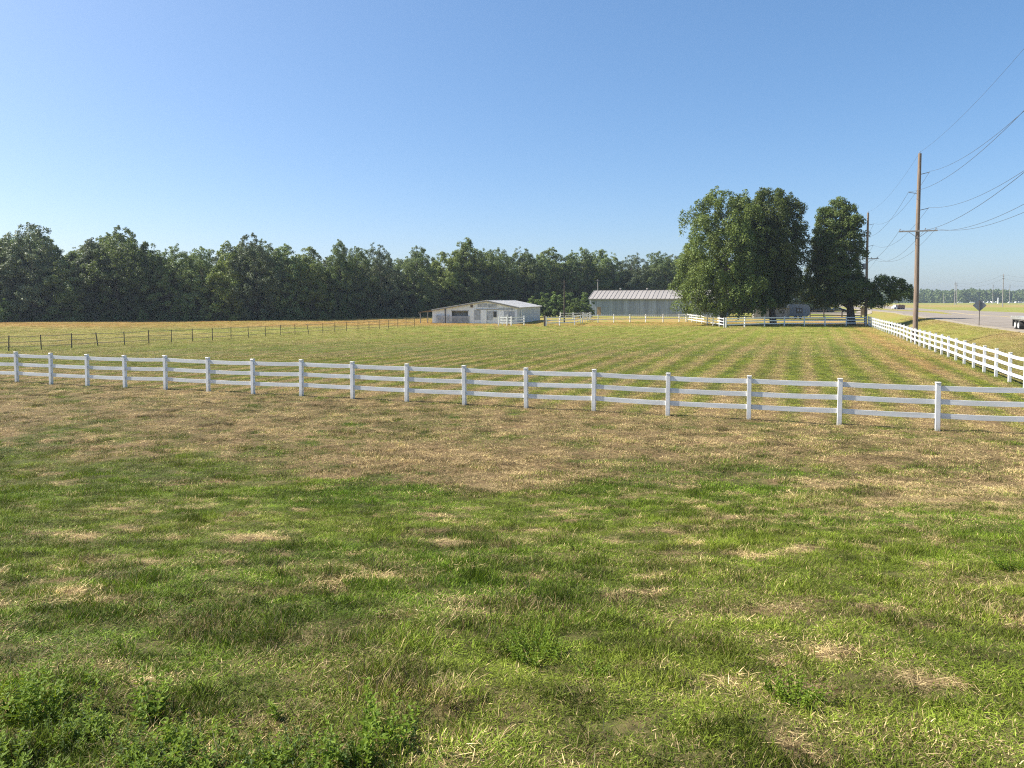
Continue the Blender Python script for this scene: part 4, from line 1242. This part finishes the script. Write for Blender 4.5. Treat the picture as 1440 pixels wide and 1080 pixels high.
for px, by, hp, lab in saps:
    b = P(px, by); H = hp * b.y / 1000
    s_ = H / 4.3
    plant_tree(*SAP[int(px) % 3], b, lab, 'sapling', (s_ * 1.1, s_ * 1.1, s_), px, 'saplings and brush', 'bush')
# undergrowth along the foot of the wood
g = np.random.default_rng(12)
pts = []
for px in np.arange(-250, 1000, 1.6):
    b = P(px, base_y(px)); 
    for _ in range(3):
        pts.append((b.x + g.normal() * .5, b.y + g.uniform(1.0, 7), g.uniform(.35, 1.9)))
pts = np.array(pts); m = 26
idx = np.repeat(np.arange(len(pts)), m); n_ = len(idx)
d = g.normal(size=(n_, 3)); d /= np.linalg.norm(d, axis=1)[:, None]
pz = terr(pts[:, 0], pts[:, 1])
pos = np.stack([pts[idx, 0], pts[idx, 1], pz[idx] + pts[idx, 2] * g.random(n_)], 1) + d * .75
pos[:, 2] = np.maximum(pos[:, 2], pz[idx] + .05)
nrm = d + np.array([0, 0, .4]); nrm /= np.linalg.norm(nrm, axis=1)[:, None]
t1 = np.cross(nrm, g.normal(size=(n_, 3))); t1 /= np.linalg.norm(t1, axis=1)[:, None]; t2 = np.cross(nrm, t1)
ls = g.uniform(.1, .3, n_)[:, None]
vs = np.stack([pos - t1 * ls, pos + t2 * ls * .6, pos + t1 * ls, pos - t2 * ls * .6], 1).reshape(-1, 3)
kind(link('undergrowth', fast_mesh('undergrowth', vs, [np.arange(n_ * 4).reshape(n_, 4)], M['leaf'], {'rnd': np.repeat(g.random(n_), 4)})), 'stuff')

# -- far wood beyond the fields (reads as one mass)
pos = []; siz = []; rn = []
for px in np.arange(1225, 1560, 3.0):
    for row in range(3):
        Y = 900 + row * 45 + g.uniform(-15, 15)
        b = at(px + g.uniform(-2, 2), 424, Y); z0 = T(b.x, b.y)
        H = (12.5 + 4.5 * vnoise(px / 22, row, 3) + g.uniform(-1.5, 2.0)) * (1 + row * .06); r = g.uniform(3.2, 5.0)
        k = 230
        dd = g.normal(size=(k, 3)); dd /= np.linalg.norm(dd, axis=1)[:, None]
        zc = g.random(k) ** .8
        rad = r * np.sqrt(np.clip(1 - (zc * 1.02) ** 3, 0, 1)) * g.uniform(.7, 1.05, k)
        a = g.random(k) * 6.283
        pos.append(np.stack([b.x + np.cos(a) * rad, b.y + np.sin(a) * rad, z0 + zc * H], 1)); siz.append(g.uniform(.6, 1.4, k)); rn.append(np.clip(g.random(k) * .6 + g.random() * .4, 0, 1))
pos = np.concatenate(pos); siz = np.concatenate(siz); rn = np.concatenate(rn); n_ = len(pos)
nrm = g.normal(size=(n_, 3)) + np.array([-.2, -.4, .5]); nrm /= np.linalg.norm(nrm, axis=1)[:, None]
t1 = np.cross(nrm, g.normal(size=(n_, 3))); t1 /= np.linalg.norm(t1, axis=1)[:, None]; t2 = np.cross(nrm, t1); ls = siz[:, None]
vs = np.stack([pos - t1 * ls, pos + t2 * ls * .7, pos + t1 * ls, pos - t2 * ls * .7], 1).reshape(-1, 3)
kind(link('distant_wood', fast_mesh('distant_wood', vs, [np.arange(n_ * 4).reshape(n_, 4)], M['leaf'], {'rnd': np.repeat(rn, 4)})), 'stuff')

# ------------------------------------------------------------------ grass
def blade_clump(name, seed, n, radius, h, wd, lean, flat=0.0, mat='grass'):
    g = np.random.default_rng(seed)
    a = g.random(n) * 6.283; r = radius * np.sqrt(g.random(n))
    b = np.stack([np.cos(a) * r, np.sin(a) * r, np.full(n, -.01)], 1)
    la = g.random(n) * 6.283; ln = np.abs(g.normal(lean, lean * .5, n))
    hh_ = g.uniform(h[0], h[1], n) * (g.random(n) ** .5 * .6 + .4)
    fl = g.random(n) < flat
    ln = np.where(fl, g.uniform(2.5, 6, n), ln)
    dirv = np.stack([np.cos(la) * ln, np.sin(la) * ln, np.ones(n)], 1); dirv /= np.linalg.norm(dirv, axis=1)[:, None]
    dir2 = dirv + np.stack([np.cos(la), np.sin(la), np.zeros(n)], 1) * g.uniform(.15, .8, n)[:, None]; dir2 /= np.linalg.norm(dir2, axis=1)[:, None]
    b[:, 2] += np.where(fl, g.uniform(0.01, .05, n), 0)
    wa = g.random(n) * 6.283
    wv = np.stack([np.cos(wa), np.sin(wa), np.zeros(n)], 1) * (wd * g.uniform(.6, 1.3, n))[:, None] / 2
    mid_ = b + dirv * (hh_ * .55)[:, None]; tip = mid_ + dir2 * (hh_ * .45)[:, None]
    tip[:, 2] = np.maximum(tip[:, 2], .008)
    vs = np.stack([b - wv, b + wv, mid_ + wv * .8, mid_ - wv * .8, tip], 1).reshape(-1, 3)
    k = np.arange(n) * 5
    q = np.stack([k, k + 1, k + 2, k + 3], 1); t_ = np.stack([k + 3, k + 2, k + 4], 1)
    rn = g.random(n); rn = np.where(fl, rn * .55, rn)
    me = fast_mesh(name, vs, [q, t_], M[mat], {'rnd': np.repeat(rn, 5), 'rnd2': np.repeat(g.random(n), 5)})
    return me

def leafy_clump(name, seed, stems, radius, h, leaf):
    """broad-leaved weed: leaning stems with opposite pointed leaves; returns mesh"""
    g = np.random.default_rng(seed); vs = []; fs = []; rn = []
    for s_ in range(stems):
        a = g.random() * 6.283; r = radius * math.sqrt(g.random()); H = g.uniform(*h)
        b = np.array([math.cos(a) * r, math.sin(a) * r, 0]); ln = np.array([math.cos(a) * .35 + g.normal() * .15, math.sin(a) * .35 + g.normal() * .15, 1]) * H
        k = len(vs); w_ = .0022
        vs += [b + [w_, 0, 0], b - [w_, 0, 0], b + ln - [w_ * .5, 0, 0], b + ln + [w_ * .5, 0, 0]]; fs.append((k, k + 1, k + 2, k + 3)); rn += [.2] * 4
        nn = max(5, int(H / .022)); ph = g.random() * 3
        for i in range(nn):
            f = (i + 1) / nn; p = b + ln * f; ph += 1.57 + g.normal() * .2
            for q_ in (0, 3.1416):
                aa = ph + q_ + g.normal() * .2; L = leaf * (1.15 - .55 * f) * g.uniform(.75, 1.2)
                dv = np.array([math.cos(aa), math.sin(aa), g.uniform(.15, .75)]); dv /= np.linalg.norm(dv)
                sv = np.array([-math.sin(aa), math.cos(aa), g.normal() * .25]); nv = np.cross(dv, sv)
                k = len(vs); c = rn_ = g.random() * .6 + .4 * f
                vs += [p, p + dv * L * .35 + sv * L * .24 + nv * L * .06, p + dv * L * .72 + sv * L * .17 + nv * .02 * L, p + dv * L - nv * L * .1,
                       p + dv * L * .72 - sv * L * .17 + nv * .02 * L, p + dv * L * .35 - sv * L * .24 + nv * L * .06]
                fs.append((k, k + 1, k + 2, k + 3)); fs.append((k, k + 3, k + 4, k + 5)); rn += [rn_] * 6
    me = bpy.data.meshes.new(name); me.from_pydata([tuple(v) for v in vs], [], fs); me.materials.append(M['weed'])
    a_ = me.attributes.new('rnd', 'FLOAT', 'POINT'); a_.data.foreach_set('value', np.array(rn, np.float32))
    return me

def proto_collection(name, meshes):
    c = bpy.data.collections.new(name)
    for i, m_ in enumerate(meshes):
        o = bpy.data.objects.new('%s_%02d' % (name, i), m_); c.objects.link(o)
    return c

def scatter(name, pts, rotz, tilt, scale, idx, coll, attrs):
    me = bpy.data.meshes.new(name); n = len(pts)
    me.vertices.add(n); me.vertices.foreach_set('co', np.asarray(pts, np.float32).ravel())
    def add(k, t_, arr, key='value'):
        a = me.attributes.new(k, t_, 'POINT'); a.data.foreach_set(key, arr.ravel())
    rot = np.zeros((n, 3), np.float32); rot[:, 2] = rotz; rot[:, 0] = tilt[0]; rot[:, 1] = tilt[1]
    add('rot', 'FLOAT_VECTOR', rot, 'vector')
    add('scl', 'FLOAT_VECTOR', np.asarray(scale, np.float32), 'vector')
    add('pick', 'INT', np.asarray(idx, np.int32))
    for k, v in attrs.items(): add(k, 'FLOAT', np.asarray(v, np.float32))
    o = link(name, me)
    ng = bpy.data.node_groups.new(name + '_nodes', 'GeometryNodeTree')
    ng.interface.new_socket('Geometry', in_out='INPUT', socket_type='NodeSocketGeometry')
    ng.interface.new_socket('Geometry', in_out='OUTPUT', socket_type='NodeSocketGeometry')
    N = ng.nodes; L = ng.links
    gi = N.new('NodeGroupInput'); go = N.new('NodeGroupOutput')
    ci = N.new('GeometryNodeCollectionInfo'); ci.inputs['Collection'].default_value = coll
    ci.inputs['Separate Children'].default_value = True; ci.inputs['Reset Children'].default_value = True
    ip = N.new('GeometryNodeInstanceOnPoints'); ip.inputs['Pick Instance'].default_value = True
    def na(nm, t_):
        a = N.new('GeometryNodeInputNamedAttribute'); a.data_type = t_; a.inputs['Name'].default_value = nm
        return a.outputs['Attribute']
    L.new(gi.outputs[0], ip.inputs['Points']); L.new(ci.outputs[0], ip.inputs['Instance'])
    L.new(na('pick', 'INT'), ip.inputs['Instance Index'])
    er = N.new('FunctionNodeEulerToRotation'); L.new(na('rot', 'FLOAT_VECTOR'), er.inputs[0]); L.new(er.outputs[0], ip.inputs['Rotation'])
    L.new(na('scl', 'FLOAT_VECTOR'), ip.inputs['Scale'])
    L.new(ip.outputs[0], go.inputs[0])
    md_ = o.modifiers.new('scatter', 'NODES'); md_.node_group = ng
    return kind(o, 'stuff')

protos = []
for k in range(6): protos.append(blade_clump('tuft', 100 + k, 62, .10, (.025, .060), .0042, 1.1))          # 0-5 short turf
for k in range(4): protos.append(blade_clump('long_tuft', 110 + k, 60, .09, (.06, .135), .0042, .7))         # 6-9 long tufts
for k in range(4): protos.append(blade_clump('straw', 120 + k, 42, .12, (.04, .13), .0032, 1.3, flat=.75))   # 10-13 cut straw
gcol = proto_collection('near_grass', protos)

g = np.random.default_rng(77)
def sector(n, y0, y1, k, pw_=1.0):
    """points in the view wedge, denser near"""
    u = g.random(n)
    y = (y0 ** (2 - pw_) + u * (y1 ** (2 - pw_) - y0 ** (2 - pw_))) ** (1 / (2 - pw_))
    x = (g.random(n) * 2 - 1) * (k * y + 1.2)
    return x, y
def make_ring(name, n, y0, y1, power, coll, picker, size, keep=None, k=.80):
    x, y = sector(n, y0, y1, k, power)
    if keep is not None:
        msk = keep(x, y); x, y = x[msk], y[msk]
    n = len(x); d = dryness(x, y); z = terr(x, y)
    pick, scl = picker(x, y, d, n)
    tint = np.clip(.22 + 1.1 * (fbm(x / 2.5, y / 2.0, 131, 3) - .5) + .72 * sstep(0, 2, fence_off(x, y)) + .10 * (1 - sstep(4, 9, y)), 0, 1)
    along = (x * fdir.x + y * fdir.y); acr = fence_off(x, y)
    streak = sstep(.50, .66, fbm(along / 1.1, acr / .22, 401, 3)) - .9 * sstep(.52, .70, fbm(along / .8, acr / .25, 402, 3))  # pale straw streaks, minus painted dark hollows
    lawnz = (acr < 0) & (side(x, y) < .8)
    bm = sstep(.60, .68, fbm(x / .42 + 9, y / .25, 77, 3)) * (d > .5)
    pit_shade = sstep(.62, .74, fbm(x / .30, y / .16, 403, 2))  # shade of small turf hollows painted as darker clumps
    gain = np.where(lawnz, (1 + .30 * bm) * (1 - .42 * pit_shade) + .60 * streak * (.35 + .65 * sstep(.4, .7, d)), np.where(side(x, y) < .8, 1.04 + .34 * np.clip(d, 0, 1), 1.08))
    return scatter(name, np.stack([x, y, z], 1), g.random(n) * 6.283, (g.normal(0, .08, n), g.normal(0, .08, n)), scl * size[:, None] if size is not None else scl, pick, coll,
                   {'dry': np.clip(d + g.normal(0, .10, n), 0, 1), 'tint': tint, 'val': np.clip(g.normal(1, .24, n) * gain * (.35 + 1.3 * fbm(x / .40, y / .24, 301, 3)) * (1 - .12 * (1 - sstep(6, 11, y))) * np.where(lawnz, 1.06, 1), .25, 1.9), 'rusty': rustiness(x, y)})
def pick_near(x, y, d, n):
    u = g.random(n)
    long_p = .05 + .22 * sstep(.50, .72, fbm(x / .8 + 4, y / .8, 201, 3)) * (d < .6)
    straw_p = np.clip((d - .45) * 1.0, 0.02, .6)
    pick = np.where(u < straw_p, g.integers(10, 14, n), np.where(u > 1 - long_p, g.integers(6, 10, n), g.integers(0, 6, n)))
    dens = .35 * fbm(x / .9, y / .9, 211, 2) + .65 * fbm(x / .28, y / .28, 213, 2)
    hgt = (.30 + 1.35 * sstep(.25, .80, dens) * dens + g.normal(0, .2, n)) * (1.15 - .5 * sstep(.5, .95, d)) 
    hgt = np.clip(hgt, .28, 2)
    sxy = g.uniform(.8, 1.25, n)
    return pick, np.stack([sxy, sxy, hgt * sxy], 1)
def keep_near(x, y):
    bare = fbm(x / .42 + 9, y / .25, 77, 3)
    p = 1 - .45 * sstep(.62, .72, bare) * sstep(.42, .55, fbm(x / 2.4, y / 1.6, 78, 2))
    p = p * (1 - .30 * sstep(.55, .9, dryness(x, y)))
    hole = sstep(.72, .78, fbm(x / .3 + 5, y / .2, 87, 2)); p = p * (1 - .8 * hole)
    return g.random(len(x)) < p
make_ring('lawn_grass', 62000, 2.2, 13.5, 0.55, gcol, pick_near, None, keep_near)

protos2 = []
for k in range(5): protos2.append(blade_clump('mid_tuft', 140 + k, 80, .20, (.035, .075), .0075, .7))
for k in range(2): protos2.append(blade_clump('mid_long', 150 + k, 60, .16, (.08, .16), .0075, .6))
for k in range(4): protos2.append(blade_clump('mid_straw', 160 + k, 60, .22, (.05, .15), .0065, 1.4, flat=.7))
gcol2 = proto_collection('mid_grass', protos2)
def pick_mid(x, y, d, n):
    u = g.random(n); inside = fence_off(x, y) > 0
    long_p = np.where(inside, .01, .04 + .22 * sstep(.55, .75, fbm(x / 1.1, y / .8, 91, 3)))
    straw_p = np.where(inside, .18, np.clip((d - .40) * .9, 0.03, .6))
    pick = np.where(u < straw_p, g.integers(7, 11, n), np.where(u > 1 - long_p, g.integers(5, 7, n), g.integers(0, 5, n)))
    h = np.clip((.3 + 1.5 * sstep(.25, .8, fbm(x / .6, y / .45, 211, 3)) * fbm(x / .4, y / .4, 212, 2) + g.normal(0, .15, n)) * (1.2 - .35 * sstep(.5, .95, d)), .28, 1.9)
    h = np.where(inside, np.clip(h, .4, .95), h)
    return pick, np.stack([np.ones(n), np.ones(n), h], 1)
offroad = lambda x, y: (side(x, y) < 8.2)
make_ring('verge_grass', 72000, 12.5, 46, 0.35, gcol2, pick_mid, None, lambda x, y: offroad(x, y) & (g.random(len(x)) < 1 - .6 * sstep(.64, .72, fbm(x / .7, y / .35, 77, 3))))

protos3 = []
for k in range(5): protos3.append(blade_clump('far_tuft', 170 + k, 110, .60, (.025, .058), .022, .9))
for k in range(3): protos3.append(blade_clump('far_straw', 180 + k, 90, .60, (.04, .12), .018, 1.8, flat=.7))
gcol3 = proto_collection('far_grass', protos3)
def pick_far(x, y, d, n):
    u = g.random(n); pick = np.where(u < .2, g.integers(5, 8, n), g.integers(0, 5, n))
    return pick, np.stack([np.ones(n), np.ones(n), g.uniform(.6, 1.15, n)], 1)
make_ring('meadow_grass', 80000, 44, 160, 0.45, gcol3, pick_far, None, lambda x, y: offroad(x, y) & ~((y > 118 + (x < -5) * 20) & (x > -16)) , k=.77)

# broad-leaved weeds
LW = [leafy_clump('foliage', 300 + k, 3, .05, (.06, .15), .038) for k in range(5)]
M['weeddark'] = leaf_mat('dull_weed_leaves', (0.030, 0.060, 0.012), (0.10, 0.155, 0.028), 0.3, (0.16, 0.22, 0.03), rough=0.55, spec=0.2, rv=.1)
for k in range(3):
    m_ = leafy_clump('foliage', 320 + k, 6, .05, (.05, .11), .024); m_.materials.clear(); m_.materials.append(M['weeddark']); LW.append(m_)
for k in range(2): LW.append(blade_clump('tall_blades', 330 + k, 26, .05, (.08, .20), .0045, .5))
wcol = proto_collection('weed', LW)
wx = []; wy = []
for _ in range(900):
    px = g.uniform(-60, 620); py = g.uniform(955, 1150)
    dens = sstep(.34, .50, fbm(px / 75, py / 60, 5, 3)) * (1 if px < 330 else .35) * float(sstep(950 + (50 if px > 120 else 0), 1040 + (35 if px > 120 else 0), py)) * .85
    if g.random() < dens:
        p = P(px, min(py, 1085)) if py < 1085 else P(px, 1085) - Vector((0, (py - 1085) * .006, 0))
        wx.append(p.x); wy.append(p.y)
wx = np.array(wx); wy = np.array(wy); n_ = len(wx); sc1 = g.uniform(.55, 1.15, n_)
scatter('leafy_weeds', np.stack([wx, wy, terr(wx, wy)], 1), g.random(n_) * 6.283, (g.normal(0, .1, n_), g.normal(0, .1, n_)), np.stack([sc1] * 3, 1), g.integers(0, 10, n_), wcol, {'dry': np.full(n_, .15), 'tint': np.full(n_, .3), 'val': g.uniform(.7, 1.2, n_), 'rusty': np.zeros(n_)})
# single weed plants that stand out
def weed(px, py, wid, hgt, stems, label, seed, leaf=.028):
    p = P(px, py)
    t = thing('weed_plant', label, 'plant', p, 0, 'broad-leaved weeds in the lawn')
    link('foliage', leafy_clump('foliage', seed, stems, wid / 2, (hgt * .6, hgt), leaf), t)
    m_ = MB(); gg_ = random.Random(seed)
    for k in range(6):
        a = gg_.uniform(0, 6.28); m_.tube([(0, 0, -.02), (math.cos(a) * wid * .2, math.sin(a) * wid * .2, hgt * .35)], [.004, .002], 5)
    m_.build('stem', M['weed'], t)
weed(752, 926, .34, .17, 64, 'bright green bushy weed clump alone in the lawn at bottom centre', 401)
weed(1118, 988, .28, .14, 52, 'low leafy weed clump in the lawn at lower right', 402)
weed(1428, 803, .34, .20, 34, 'yellow-green leafy weed clump at the right edge of the lawn', 403, .035)
weed(808, 775, .16, .14, 12, 'small dark weed in the green band right of centre', 404)
weed(832, 950, .18, .08, 16, 'small flat weed just right of the bright bushy clump', 405)
weed(545, 1050, .14, .26, 7, 'tall leafy weed stem rising at the bottom left of centre', 406, .045)
weed(500, 1072, .14, .24, 8, 'leafy weed stem at the bottom edge left of the tallest', 407, .045)
weed(215, 1010, .16, .24, 9, 'upright weed standing highest in the bottom left weed patch', 408, .045)
weed(18, 1010, .2, .28, 14, 'leafy weed cluster at the left edge near the bottom', 409, .045)

# ------------------------------------------------------------------ air
hz = MB().box((-4400, -1100, -1.2), (4400, 4500, 25.5)).mesh('haze', M['white'])
hz.materials.clear()
hm = bpy.data.materials.new('pale_air'); hm.use_nodes = True
n = hm.node_tree; n.nodes.clear()
o_ = n.nodes.new('ShaderNodeOutputMaterial'); pv = n.nodes.new('ShaderNodeVolumePrincipled')
pv.inputs['Color'].default_value = (0.72, 0.84, 1.0, 1); pv.inputs['Density'].default_value = 0.00020
pv.inputs['Anisotropy'].default_value = 0.2
n.links.new(pv.outputs[0], o_.inputs['Volume'])
hz.materials.append(hm)
kind(link('haze', hz), 'stuff')
